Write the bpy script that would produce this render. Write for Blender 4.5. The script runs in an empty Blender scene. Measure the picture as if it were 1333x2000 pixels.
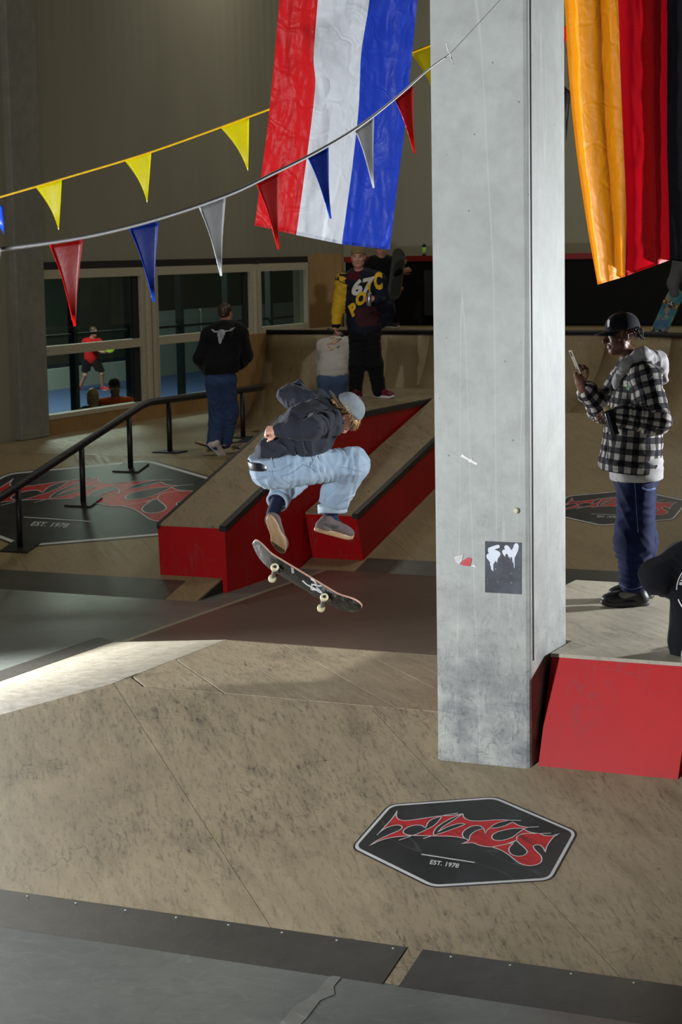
import bpy, bmesh, math, random
import numpy as np
from mathutils import Vector, Matrix, noise as mnoise
random.seed(7); np.random.seed(7)
sc = bpy.context.scene
COL = sc.collection
# ------------------------------------------------------------------ camera
FPX = 3889.0; CAMH = 3.3
_p = math.atan(510/FPX); _r = math.radians(1.0)
_f = np.array([0, math.cos(_p), -math.sin(_p)]); _rt = np.array([1., 0, 0]); _up = np.array([0, math.sin(_p), math.cos(_p)])
CR = math.cos(_r)*_rt-math.sin(_r)*_up; CU = math.cos(_r)*_up+math.sin(_r)*_rt; CF = _f
CC = np.array([0, 0, CAMH])
cd = bpy.data.cameras.new('camera'); cam = bpy.data.objects.new('camera', cd); COL.objects.link(cam)
cd.sensor_fit = 'VERTICAL'; cd.sensor_height = 36; cd.lens = 36*FPX/2000; cd.clip_end = 300
mw = Matrix.Identity(4)
for i in range(3):
    mw[i][0] = CR[i]; mw[i][1] = CU[i]; mw[i][2] = -CF[i]; mw[i][3] = CC[i]
cam.matrix_world = mw; sc.camera = cam
cd.dof.use_dof = True; cd.dof.focus_distance = 12.4; cd.dof.aperture_fstop = 7.1
# ------------------------------------------------------------------ world, flashes, exposure
wd = bpy.data.worlds.new('world'); sc.world = wd; wd.use_nodes = True
bg = wd.node_tree.nodes['Background']; bg.inputs[0].default_value = (.95, .9, .75, 1); bg.inputs[1].default_value = .012
vs = sc.view_settings; vs.view_transform = 'Standard'; vs.look = 'None'; vs.exposure = 0.0; vs.gamma = 1; vs.use_curve_mapping = False
def lamp(kind, name, loc, to, power, color, size=.25, spot=70, blend=.5, sy=None):
    l = bpy.data.lights.new(name, kind); l.energy = power; l.color = color
    if kind == 'SPOT': l.spot_size = math.radians(spot); l.spot_blend = blend; l.shadow_soft_size = size
    elif kind == 'AREA':
        l.shape = 'RECTANGLE'; l.size = size; l.size_y = sy or size
    o = bpy.data.objects.new(name, l); COL.objects.link(o); o.location = loc
    o.rotation_euler = (Vector(to)-Vector(loc)).to_track_quat('-Z', 'Y').to_euler()
    return o
lamp('SPOT', 'flash_front', (-4.6, 4.2, 2.4), (.6, 12, 3.1), 2850, (.93, .97, 1), .12, 76, .8)
lamp('SPOT', 'flash_side', (6.0, 13.0, 2.7), (0, 11.9, 2.6), 1900, (.93, .97, 1), .10, 95, .6)
lamp('SPOT', 'flash_left', (-4.9, 15.9, 1.75), (-1.4, 13.4, .9), 2100, (.95, .98, 1), .10, 110, .6)
for (lx, ly) in ((-6, 20), (3, 20), (-2, 30), (6, 30)):
    lamp('AREA', 'hall_light', (lx, ly, 9.2), (lx, ly, 0), 115, (1, .96, .83), 3.2, sy=1.0)
# ------------------------------------------------------------------ geometry helpers
TH = math.radians(25); SN, CS = math.sin(TH), math.cos(TH)
def W(a, b, z=0.): return np.array([a*CS+b*SN, -a*SN+b*CS, z])          # hall axes (a along the far wall, b down the hall) -> world
def AB(P): return (P[0]*CS-P[1]*SN, P[0]*SN+P[1]*CS, P[2])
def ray(x, y): return CF*FPX+CR*(x-666.5)+CU*(1000-y)
def onz(x, y, z): d = ray(x, y); return CC+d*(z-CAMH)/d[2]
def atY(x, y, Y): d = ray(x, y); return CC+d*Y/d[1]
def onP(x, y, P0, n): d = ray(x, y); return CC+d*(np.dot(P0-CC, n)/np.dot(d, n))
NA = W(1, 0, 0); NB = W(0, 1, 0)
def onA(x, y, a): return onP(x, y, W(a, 0, 0), NA)
def onB(x, y, b): return onP(x, y, W(0, b, 0), NB)
def tag(o, label=None, cat=None, group=None, kind=None):
    if label: o['label'] = label
    if cat: o['category'] = cat
    if group: o['group'] = group
    if kind: o['kind'] = kind
    return o
def empty(name, loc=(0, 0, 0), label=None, cat=None, group=None, kind=None):
    o = bpy.data.objects.new(name, None); COL.objects.link(o); o.location = Vector(loc); o.empty_display_size = .1
    o['_w'] = 1; bpy.context.view_layer.update() if False else None
    del o['_w']
    return tag(o, label, cat, group, kind)
def link(name, me, mat=None, parent=None, smooth=False):
    if mat is not None and len(me.materials) == 0:
        for m_ in (mat if isinstance(mat, (list, tuple)) else [mat]): me.materials.append(m_)
    if smooth: me.polygons.foreach_set('use_smooth', [True]*len(me.polygons))
    o = bpy.data.objects.new(name, me); COL.objects.link(o)
    if parent is not None:
        o.parent = parent
        L = Vector((0, 0, 0)); q = parent
        while q is not None: L += q.location; q = q.parent
        o.location = -L
    return o
def mesh(name, V, Fs, mat=None, parent=None, smooth=False, mi=None):
    me = bpy.data.meshes.new(name); me.from_pydata([tuple(map(float, v)) for v in V], [], [tuple(map(int, f)) for f in Fs]); 
    o = link(name, me, mat, parent, smooth)
    if mi is not None: me.polygons.foreach_set('material_index', mi)
    me.update(); return o
class MB:
    def __init__(s): s.V = []; s.F = []
    def add(s, V, F):
        n = len(s.V); s.V += [tuple(v) for v in V]; s.F += [tuple(i+n for i in f) for f in F]; return s
    def hexa(s, P):   # 8 points: bottom 0-3 loop, top 4-7 loop
        return s.add(P, [(3, 2, 1, 0), (4, 5, 6, 7), (0, 1, 5, 4), (1, 2, 6, 5), (2, 3, 7, 6), (3, 0, 4, 7)])
    def box(s, a0, a1, b0, b1, z0, z1):
        return s.hexa([W(a0, b0, z0), W(a1, b0, z0), W(a1, b1, z0), W(a0, b1, z0), W(a0, b0, z1), W(a1, b0, z1), W(a1, b1, z1), W(a0, b1, z1)])
    def wbox(s, x0, x1, y0, y1, z0, z1):
        return s.hexa([(x0, y0, z0), (x1, y0, z0), (x1, y1, z0), (x0, y1, z0), (x0, y0, z1), (x1, y0, z1), (x1, y1, z1), (x0, y1, z1)])
    def prism(s, poly, off):    # poly list of 3d pts, extruded by off vector
        n = len(poly); off = np.array(off); T = [np.array(p) for p in poly]; Bm = [p+off for p in T]
        F = [tuple(range(n)), tuple(range(2*n-1, n-1, -1))]+[(i, n+i, n+(i+1) % n, (i+1) % n) for i in range(n)]
        return s.add(T+Bm, F)
    def tube(s, pts, r, n=10, closed=False):
        pts = [np.array(p, float) for p in pts]; m = len(pts); rs = r if hasattr(r, '__len__') else [r]*m
        T = []
        for i in range(m):
            t = pts[min(i+1, m-1)]-pts[max(i-1, 0)]; T.append(t/(np.linalg.norm(t)+1e-12))
        ref = np.array([0, 0, 1.]) if abs(T[0][2]) < .9 else np.array([1., 0, 0])
        x = np.cross(ref, T[0]); x /= np.linalg.norm(x); V = []
        for i in range(m):
            x = x-T[i]*np.dot(x, T[i]); x /= np.linalg.norm(x); y = np.cross(T[i], x)
            for k in range(n):
                a = 2*math.pi*k/n; V.append(pts[i]+rs[i]*(math.cos(a)*x+math.sin(a)*y))
        F = [(i*n+k, i*n+(k+1) % n, (i+1)*n+(k+1) % n, (i+1)*n+k) for i in range(m-1) for k in range(n)]
        F += [tuple(range(n-1, -1, -1)), tuple((m-1)*n+k for k in range(n))]
        return s.add(V, F)
    def lathe(s, prof, M, n=20):   # prof [(r,z)], M 4x4 np
        V = []
        for (r, z) in prof:
            for k in range(n):
                a = 2*math.pi*k/n; V.append((M@np.array([r*math.cos(a), r*math.sin(a), z, 1]))[:3])
        m = len(prof)
        F = [(i*n+k, i*n+(k+1) % n, (i+1)*n+(k+1) % n, (i+1)*n+k) for i in range(m-1) for k in range(n)]
        F += [tuple(range(n-1, -1, -1)), tuple((m-1)*n+k for k in range(n))]
        return s.add(V, F)
    def build(s, name, mat=None, parent=None, smooth=False): return mesh(name, s.V, s.F, mat, parent, smooth)
def frame(o, x, y, z):
    M = np.eye(4); M[:3, 0] = x; M[:3, 1] = y; M[:3, 2] = z; M[:3, 3] = o; return M
def unit(v): v = np.array(v, float); return v/np.linalg.norm(v)
def frz(o, z, ref=(0, 0, 1)):
    z = unit(z); ref = np.array(ref, float)
    if abs(np.dot(z, unit(ref))) > .97: ref = np.array([1., 0, 0])
    x = unit(np.cross(ref, z)); return frame(o, x, np.cross(z, x), z)
def bevel(o, w=.01, seg=2, ang=40):
    m = o.modifiers.new('bevel', 'BEVEL'); m.width = w; m.segments = seg; m.limit_method = 'ANGLE'; m.angle_limit = math.radians(ang); return o
# ------------------------------------------------------------------ materials
class NT:
    def __init__(s, name, rough=.6, spec=.5):
        s.m = bpy.data.materials.new(name); s.m.use_nodes = True; s.t = s.m.node_tree; s.N = s.t.nodes
        s.b = s.N['Principled BSDF']; s.b.inputs['Roughness'].default_value = rough; s.b.inputs['Specular IOR Level'].default_value = spec
        s.tc = s.N.new('ShaderNodeTexCoord')
    def set(s, sock, v):
        if hasattr(v, 'is_linked') or isinstance(v, bpy.types.NodeSocket): s.t.links.new(v, sock)
        else: sock.default_value = v
    def node(s, ty, ins=None, **kw):
        n = s.N.new(ty)
        for k, v in kw.items(): setattr(n, k, v)
        for k, v in (ins or {}).items(): s.set(n.inputs[k], v)
        return n
    def vec(s, scale=(1, 1, 1), rotz=0., src='Object'):
        return s.node('ShaderNodeMapping', {'Vector': s.tc.outputs[src], 'Scale': scale, 'Rotation': (0, 0, rotz)}).outputs[0]
    def vec2(s, scale, rotz, src='Object'):      # rotate first, then scale
        a = s.vec((1, 1, 1), rotz, src); return s.node('ShaderNodeMapping', {'Vector': a, 'Scale': scale}).outputs[0]
    def noise(s, v, scale, detail=4, rough=.55, dist=0.):
        return s.node('ShaderNodeTexNoise', {'Vector': v, 'Scale': scale, 'Detail': detail, 'Roughness': rough, 'Distortion': dist}).outputs[0]
    def math(s, op, a, b=0., c=0., clamp=False):
        n = s.node('ShaderNodeMath', operation=op, use_clamp=clamp); s.set(n.inputs[0], a); s.set(n.inputs[1], b); s.set(n.inputs[2], c); return n.outputs[0]
    def rng(s, v, a, b, c=0., d=1.): 
        return s.node('ShaderNodeMapRange', {0: v, 1: a, 2: b, 3: c, 4: d}).outputs[0]
    def mix(s, f, a, b, bt='MIX'):
        n = s.node('ShaderNodeMix', data_type='RGBA', blend_type=bt); s.set(n.inputs[0], f)
        for i, v in ((6, a), (7, b)): s.set(n.inputs[i], v if not isinstance(v, tuple) else (*v[:3], 1))
        return n.outputs[2]
    def lines(s, v, scale, width, dist=0., detail=1.5):   # thin curved scratches
        n = s.noise(v, scale, detail, .5, dist); return s.rng(s.math('ABSOLUTE', s.math('SUBTRACT', n, .5)), 0, width, 1, 0)
    def attr(s, name): return s.node('ShaderNodeAttribute', attribute_name=name)
    def bump(s, h, strength=.3, dist=.01):
        s.set(s.b.inputs['Normal'], s.node('ShaderNodeBump', {'Height': h, 'Strength': strength, 'Distance': dist}).outputs[0])
    def color(s, c): s.set(s.b.inputs['Base Color'], c if not isinstance(c, tuple) else (*c[:3], 1)); return s
def srgb(r, g, b): return tuple(((c/255)/12.92 if c/255 <= .04045 else ((c/255+.055)/1.055)**2.4) for c in (r, g, b))
def simple(name, c, rough=.6, spec=.5, metal=0., nz=.12, ns=40, bump=0., src='Object'):
    t = NT(name, rough, spec); t.b.inputs['Metallic'].default_value = metal
    n = t.noise(t.vec(src=src), ns, 3)
    t.color(t.mix(t.rng(n, .3, .7), tuple(x*(1-nz) for x in c), tuple(min(1, x*(1+nz)) for x in c)))
    if bump: t.bump(n, bump, .004)
    return t.m
def plywood(name, c, scuff=.5, grain_rot=-TH, rough=.45, tint=None):
    t = NT(name, rough, .35); v = t.vec2((1, 1, 1), TH)
    g = t.noise(t.vec2((.8, 6, 1), TH+math.radians(45)), 3.5, 5, .6)
    big = t.noise(v, .7, 3)
    rnd = t.node('ShaderNodeObjectInfo').outputs['Random']
    base = t.mix(t.rng(g, .3, .7), tuple(x*.86 for x in c), tuple(x*1.1 for x in c))
    base = t.mix(t.rng(big, .35, .7, 0, .55), base, tuple(x*y for x, y in zip(c, (.72, .70, .68))))
    base = t.mix(t.rng(rnd, 0, 1, 0, .22), base, tuple(x*.62 for x in c))
    msk = t.rng(t.noise(v, .9, 3), .40, .66); msk2 = t.rng(t.noise(v, 2.3, 2), .50, .62)
    f1 = t.rng(t.noise(t.vec2((2.2, 11, 1), TH+.95), 4.5, 6, .72), .51, .68); f2 = t.rng(t.noise(t.vec2((2, 8, 1), TH+.35), 9, 5, .74), .55, .70)
    l1 = t.lines(t.vec2((.7, 2.2, 1), TH+.9), 1.9, .0035, .9); l2 = t.lines(t.vec2((.8, 2.5, 1), TH-.35), 2.7, .0035, .8)
    smear = t.rng(t.noise(t.vec2((1, 3, 1), TH+.8), 2.2, 4, .6), .48, .75, 0, .5)
    sc_ = t.math('MULTIPLY', t.math('ADD', t.math('ADD', t.math('MULTIPLY', f1, .75), t.math('MULTIPLY', f2, .6)), t.math('ADD', smear, t.math('MULTIPLY', t.math('MULTIPLY', t.math('ADD', l1, l2), msk2), .8))), t.rng(msk, 0, 1, .5, 1), clamp=True)
    col = t.mix(t.math('MULTIPLY', sc_, scuff, clamp=True), base, (.028, .024, .022))
    t.color(col); t.set(t.b.inputs['Roughness'], t.rng(g, .3, .7, rough-.05, rough+.15))
    t.bump(t.math('ADD', g, t.math('MULTIPLY', sc_, -.6)), .12, .004)
    return t.m
def concrete(name, c, scuff=0., rough=.7, pits=.5, vert=False):
    t = NT(name, rough, .4); v = t.vec2((1, 1, 1), TH)
    n1 = t.noise(v, .9, 5, .6); n2 = t.noise(v, 7, 5, .65); n3 = t.noise(v, 60, 2)
    col = t.mix(t.rng(n1, .3, .7), tuple(x*.82 for x in c), tuple(x*1.08 for x in c))
    col = t.mix(t.rng(n2, .38, .75, 0, .6), col, tuple(x*.62 for x in c))
    if pits:
        vo = t.node('ShaderNodeTexVoronoi', {'Vector': v, 'Scale': 15}).outputs['Distance']
        vr = t.noise(v, 5, 1)
        p = t.math('MULTIPLY', t.rng(vo, .035, .09, 1, 0), t.rng(vr, .56, .6))
        col = t.mix(t.math('MULTIPLY', p, pits), col, (.03, .03, .03))
    if vert:   # pour marks and drip streaks that run down the column, rubber marks near its foot
        st = t.lines(t.vec2((3.2, 3.2, .12), TH), 2.0, .012, .2, 1)
        col = t.mix(t.math('MULTIPLY', st, .35), col, tuple(min(1, x*1.35) for x in c))
        sz = t.node('ShaderNodeSeparateXYZ', {0: t.tc.outputs['Object']}).outputs[2]
        low = t.math('MAXIMUM', t.rng(sz, .55, 1.75, 1, 0), t.math('MULTIPLY', t.rng(sz, 1.5, 3.2, 1, 0), .28))
        fine = t.math('ADD', t.rng(t.noise(t.vec2((9, 9, 3), TH+.5), 5, 8, .8), .52, .66), t.rng(t.noise(t.vec2((3, 3, 9), TH), 5, 8, .8), .54, .68))
        l1 = t.lines(t.vec2((2, 2, 3), .4), 2.2, .014, .9); l2 = t.lines(t.vec2((3, 3, 1.6), .9), 3.5, .012, .8)
        s_ = t.math('MULTIPLY', t.math('ADD', t.math('MULTIPLY', fine, .62), t.math('MULTIPLY', t.math('ADD', l1, l2), .3)), low, clamp=True)
        sm_ = t.math('MULTIPLY', t.rng(t.noise(t.vec2((1.6, 1.6, 2), TH), 2.2, 5, .65), .38, .66), t.rng(sz, .75, 1.75, .9, 0))
        col = t.mix(sm_, col, (.13, .135, .15)); col = t.mix(t.math('MULTIPLY', s_, 1.0), col, (.05, .055, .065))
    if scuff:
        l1 = t.lines(t.vec2((1, 2.5, 1), .3), 1.6, .012, .8); l2 = t.lines(t.vec2((2, 1, 1), .9), 2.3, .01, .8)
        sp = t.rng(t.noise(v, 9, 5, .7), .62, .72)
        col = t.mix(t.math('MULTIPLY', t.math('ADD', t.math('MULTIPLY', t.math('ADD', l1, l2), .25), t.math('MULTIPLY', sp, .5)), scuff, clamp=True), col, tuple(min(1, x*1.9) for x in c))
    t.color(col); t.bump(t.math('ADD', n2, t.math('MULTIPLY', n3, .4)), .15, .006)
    return t
def painted(name, c, wear=.4, rough=.4):
    t = NT(name, rough, .25); v = t.vec2((1, 1, 1), TH)
    n1 = t.noise(v, 1.6, 4); sm = t.noise(t.vec2((3, 3, .8), TH), 3, 6, .7)
    col = t.mix(t.rng(n1, .3, .7), tuple(x*.85 for x in c), tuple(min(1, x*1.1) for x in c))
    l1 = t.lines(t.vec2((4, 4, .8), TH), 1.7, .02, .7); l2 = t.lines(t.vec2((1, 1, 2), .2), 2.2, .012, .9)
    msk = t.rng(t.noise(v, 2.2, 2), .45, .65)
    w = t.math('MULTIPLY', t.math('ADD', t.rng(sm, .55, .75, 0, .55), t.math('MULTIPLY', t.math('ADD', l1, l2), .5)), msk, clamp=True)
    col = t.mix(t.math('MULTIPLY', w, wear, clamp=True), col, (.16, .09, .10))
    t.color(col); t.set(t.b.inputs['Roughness'], t.rng(w, 0, 1, rough, rough+.3)); t.bump(w, .08, .003)
    return t.m
M = {}
M['ply'] = plywood('plywood_ramp', srgb(172, 156, 128), .85)
M['ply2'] = plywood('plywood_far', srgb(154, 136, 102), .5)
M['ply3'] = plywood('plywood_deck', srgb(176, 168, 150), .5)
M['ply_l'] = plywood('plywood_ledge', srgb(158, 140, 110), .8)
M['ply_w'] = plywood('plywood_wall', srgb(172, 136, 88), .15)
_c = concrete('concrete_floor', srgb(120, 124, 118), .7, .36, 0); M['floor'] = _c.m
_c = concrete('concrete_column', srgb(180, 183, 178), 0, .6, .8, True); M['column'] = _c.m
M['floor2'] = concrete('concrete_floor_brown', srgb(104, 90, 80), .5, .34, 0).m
M['column2'] = concrete('concrete_far_column', srgb(150, 148, 138), 0, .7, .3).m
M['red'] = painted('red_paint', srgb(178, 14, 20), .8, .5)
M['steel'] = concrete('steel_plate', srgb(94, 92, 86), .35, .36, 0).m
M['steel'].node_tree.nodes['Principled BSDF'].inputs['Metallic'].default_value = .35
M['black'] = simple('black_paint', (.012, .012, .013), .45)
M['blackboard'] = simple('black_panel', (.006, .006, .006), .8, .2)
M['redrail'] = simple('red_rail_paint', srgb(150, 16, 18), .5)
M['frame'] = simple('window_frame_paint', srgb(196, 188, 166), .5)
M['dark'] = simple('dark_gasket', (.015, .015, .014), .7)
M['white'] = simple('white_paint', srgb(225, 225, 222), .5, nz=.04)
M['logo_white'] = simple('logo_white', srgb(205, 205, 203), .5, nz=.08, ns=12)
_t = NT('logo_black', .42, .4); _v = _t.vec2((1, 1, 1), .3)
_t.color(_t.mix(_t.math('MULTIPLY', _t.lines(_t.vec2((.5, 2.2, 1), .9), 2.2, .005, .2), .22), _t.mix(_t.rng(_t.noise(_v, 4, 5), .35, .75), (.016, .017, .017), (.035, .036, .036)), (.2, .2, .2))); M['logo_black'] = _t.m
_t = NT('logo_red', .45, .4); _v = _t.vec2((1, 1, 1), .3)
_t.color(_t.mix(_t.rng(_t.noise(_t.vec2((1, 5, 1), 1.0), 3, 6, .7), .5, .72, 0, .9), srgb(190, 40, 44), (.03, .008, .008))); M['logo_red'] = _t.m
_t = NT('wall_panel', .75, .3); _sx = _t.node('ShaderNodeSeparateXYZ', {0: _t.vec2((1, 1, 1), TH)}).outputs
_st = _t.math('SINE', _t.math('MULTIPLY', _t.math('ADD', _sx[0], _sx[1]), 2*math.pi/.25))
_t.color(_t.mix(_t.rng(_t.noise(_t.vec2((1, 1, .3), 0), .8, 3), .3, .7), srgb(150, 146, 128), srgb(160, 156, 138))); _t.bump(_st, .12, .01); M['wall'] = _t.m
M['ceil'] = simple('ceiling_dark', (.10, .095, .085), .8)
_t = NT('window_glass', .02, .5); _tr = _t.node('ShaderNodeBsdfTransparent', {0: (.78, .86, .81, 1)}); _gl = _t.node('ShaderNodeBsdfGlossy', {'Color': (.9, .95, .92, 1), 'Roughness': .03})
_fr = _t.node('ShaderNodeLayerWeight', {0: .5}); _mx = _t.node('ShaderNodeMixShader', {0: _t.math('MULTIPLY_ADD', _t.math('POWER', _fr.outputs[1], 4.), .35, .025), 1: _tr.outputs[0], 2: _gl.outputs[0]}); _t.set(_t.N['Material Output'].inputs[0], _mx.outputs[0]); M['glass'] = _t.m
M['blue_court'] = simple('blue_court', srgb(56, 76, 116), .7)
M['court_wall'] = simple('court_wall', srgb(170, 180, 170), .7)
M['fence'] = simple('court_fence', srgb(20, 34, 30), .6)
M['court_far'] = simple('court_far_wall', srgb(110, 122, 110), .8)
# ================================================================== THE HALL
def struct(o): o['kind'] = 'structure'; return o
SL = .65/2.48                      # slope of every bank
WA = -14.55                        # window wall
BW = 31.5                          # far wall
DZ = .95                           # upper deck height
struct(MB().box(-22, 16, -8, 40, -.3, 0).build('floor', M['floor']))
# window wall with openings
wz0, wz1 = 1.22, 3.06
w_b = [(22.0, 24.62), (24.98, 27.98), (28.24, 30.0)]
wl = MB(); 
wl.box(WA-.25, WA, -8, 22.0, 0, 10); wl.box(WA-.25, WA, 22.0, 40, wz1+.10, 10); wl.box(WA-.25, WA, 22.0, 40, 0, wz0-.06); wl.box(WA-.25, WA, 30.0, 40, wz0-.06, wz1+.1)
struct(wl.build('wall_left', M['wall']))
struct(MB().box(WA, 16, BW, BW+.25, 0, 10).build('wall_back', M['wall']))
struct(MB().box(16, 16.25, -8, 40, 0, 10).build('wall_right', M['wall']))
struct(MB().box(-22, 16.25, -8.25, -8, 0, 10).build('wall_front', M['wall']))
struct(MB().box(-22, 16.25, -8, 40, 10, 10.2).build('ceiling', M['ceil']))
# wall cladding seam (dark gap above the glazing) and plywood skirting below
struct(MB().box(WA, WA+.03, 22.0, 30.0, wz1+.06, wz1+.16).build('trim_1', M['dark']))
sk = struct(MB().box(WA, WA+.04, 21.9, 30.4, DZ, wz0-.06).build('baseboard_left', M['ply_w']))
for i, (b0, b1) in enumerate(w_b):
    z_m = 2.06
    fr = MB(); t_ = .055
    fr.box(WA-.1, WA+.03, b0, b1, wz1-.06, wz1+.06); fr.box(WA-.1, WA+.05, b0, b1, wz0-.06, wz0)
    root = empty('window_%d' % (i+1), W(WA, b0, wz0), kind='structure')
    fr.build('window_frame', M['frame'], root)
    MB().box(WA-.08, WA+.03, b0+t_, b1-t_, z_m-.06, z_m+.06).build('transom', M['frame'], root)
    for (e0, e1) in ((b0, b0+t_), (b1-t_, b1)): MB().box(WA-.1, WA+.03, e0, e1, wz0, wz1-.06).build('jamb', M['frame'], root)
    MB().box(WA-.045, WA-.035, b0+t_, b1-t_, wz0, z_m-.06).build('pane', M['glass'], root)
    MB().box(WA-.045, WA-.035, b0+t_, b1-t_, z_m+.06, wz1-.06).build('pane', M['glass'], root)
    if i < 2:
        MB().box(WA-.05, WA-.02, b1-t_-.16, b1-t_, wz0, wz1-.06).build('dark_seal', M['dark'], root)
for (b0, b1) in ((24.62, 24.98), (27.98, 28.24)):
    mu = MB(); w3 = (b1-b0)
    mu.box(WA-.1, WA+.02, b0, b1, wz0-.06, wz1+.06); mu.box(WA+.02, WA+.06, b0+w3*.2, b0+w3*.42, wz0, wz1); mu.box(WA+.02, WA+.06, b0+w3*.62, b0+w3*.84, wz0, wz1)
    struct(mu.build('trim_2' if b0 < 26 else 'trim_3', M['frame']))
# ------------------------------------------------ padel court behind the glass
struct(MB().box(-48, WA-.26, 10, 80, -.1, .1).build('floor_court', M['blue_court']))
struct(MB().box(-33, -32.7, 10, 80, .1, 9).build('wall_court', M['court_far']))
lamp('AREA', 'court_light', tuple(W(-24, 34, 8)), tuple(W(-24, 34, 0)), 1700, (.95, 1, .92), 6, sy=6)
cw = empty('court_barrier', W(-26.5, 40, .1), 'pale low court wall behind the window glass', 'wall')
for k in range(10): MB().box(-26.6, -26.5, 32+k*3.2, 32+k*3.2+3.1, .1, .6 if k < 4 else 1.8).build('panel', M['court_wall'], cw)
cf = empty('court_fence', W(-19, 30, .1), 'dark green steel fence of the court behind the windows', 'fence')
for k in range(10): MB().box(-19.06, -18.94, 24+k*1.9, 24.12+k*1.9, .1, 4.2).build('post', M['fence'], cf)
for z in (1.9, 3.1): MB().box(-19.02, -18.98, 24, 42, z, z+.05).build('rail', M['fence'], cf)
MB().box(-31.4, -31.3, 24, 60, 3.55, 3.65).build('light_bar', M['white'], cf)
# ------------------------------------------------ columns
def column(name, a0, a1, b0, b1, z0, z1, mat, label):
    root = empty(name, W((a0+a1)/2, (b0+b1)/2, z0), label, 'column')
    o = MB().box(a0, a1, b0, b1, z0, z1).build('shaft', mat, root); bevel(o, .022, 2); return root
PB0, PB1, PA0, PA1 = 9.90, 10.52, -4.06, -3.515
pil = column('concrete_pillar', PA0, PA1, PB0, PB1, .3, 10, M['column'], 'pale concrete pillar with a black paint-dripped sticker, in front of the red ledges')
MB().box(PA1-.03, PA1+.004, PB0+.045, PB0+.057, 1.1, 10).build('chamfer_joint', M['dark'], pil)
column('concrete_pillar', -15.1, -14.45, 21.35, 22.0, DZ, 10, M['column2'], 'grey concrete pillar at the left edge beside the windows')
# things stuck on the pillar front
def on_front(x, y, lift=.003): return onB(x, y, PB0-lift)
def patch(name, pts, mat, lift, parent=None, thick=.002):
    P = [on_front(x, y, lift) for x, y in pts]; return MB().prism(P, NB*thick).build(name, mat, parent)
st = empty('sticker', on_front(948, 1158, .004), 'black rectangular sticker with two white dripping paint blobs on the pillar', 'sticker')
_t = NT('sticker_black', .55, .4); _v = _t.vec()
_cc = _t.mix(_t.rng(_t.noise(_v, 9, 4), .45, .75), srgb(44, 48, 58), srgb(74, 80, 92))
_t.color(_t.mix(_t.math('MULTIPLY', _t.rng(_t.noise(_v, 60, 4, .7), .64, .68), .8), _cc, srgb(185, 180, 165))); 
patch('backing', [(948, 1057), (1019, 1060), (1019, 1161), (948, 1157)], _t.m, .004, st)
def zp(pts): return [(930+x/12.12, 1040+y/12.12) for x, y in pts]
E1 = [(285, 400), (300, 365), (360, 340), (480, 300), (540, 290), (570, 320), (560, 360), (500, 385), (440, 405), (500, 425), (560, 455), (590, 510), (560, 570), (520, 620), (510, 700), (495, 715), (485, 690), (480, 665), (440, 710), (415, 760), (412, 910), (400, 920), (385, 890), (362, 870), (360, 800), (335, 760), (340, 710), (290, 640), (255, 600), (250, 540), (280, 505), (310, 495), (290, 450)]
E2 = [(620, 450), (640, 415), (690, 400), (672, 350), (690, 310), (740, 300), (790, 340), (845, 420), (880, 370), (905, 290), (950, 250), (1000, 270), (1018, 330), (1000, 430), (970, 500), (920, 600), (918, 840), (905, 850), (898, 760), (890, 640), (885, 720), (872, 715), (862, 600), (830, 570), (822, 620), (808, 625), (800, 570), (775, 595), (765, 540), (735, 500), (705, 520), (695, 575), (680, 560), (640, 510)]
M['drip'] = simple('white_drip', srgb(206, 212, 224), .4, nz=.05)
patch('paint_blob', zp(E1), M['drip'], .0065, st); patch('paint_blob', zp(E2), M['drip'], .0065, st)
def zq(pts): return [(850+x/6.665, 860+y/6.665) for x, y in pts]
s2 = tag(patch('sticker', zq([(330, 210), (360, 178), (400, 210), (455, 245), (475, 238), (490, 262), (560, 300), (545, 322), (500, 305), (470, 285), (430, 280), (440, 262), (370, 228)]), M['white'], .004), 'torn white sticker strip high on the pillar face', 'sticker')
s3 = empty('sticker', on_front(910, 1105, .004), 'torn red and white sticker remnant on the pillar left of the black one', 'sticker')
patch('red_scrap', zq([(325, 1615), (370, 1560), (430, 1525), (480, 1540), (470, 1600), (455, 1640), (380, 1632)]), simple('sticker_red', srgb(196, 62, 66), .6), .004, s3)
patch('white_scrap', zq([(248, 1525), (300, 1500), (370, 1490), (350, 1570), (318, 1615), (275, 1585)]), simple('sticker_grey', srgb(205, 205, 205), .6), .0045, s3)
patch('white_scrap', zq([(470, 1640), (505, 1618), (550, 1652)]), M['white'], .005, s3)
pl = MB(); c_ = on_front(1010, 997, .0); pl.lathe([(.0, 0), (.017, 0), (.017, .012), (.012, .02), (0, .02)], frz(c_, -NB), 10)
tag(pl.build('wall_plug', simple('cream_plug', srgb(214, 206, 180), .6)), 'small cream plastic stub on the pillar above the black sticker', 'plug')
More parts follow.
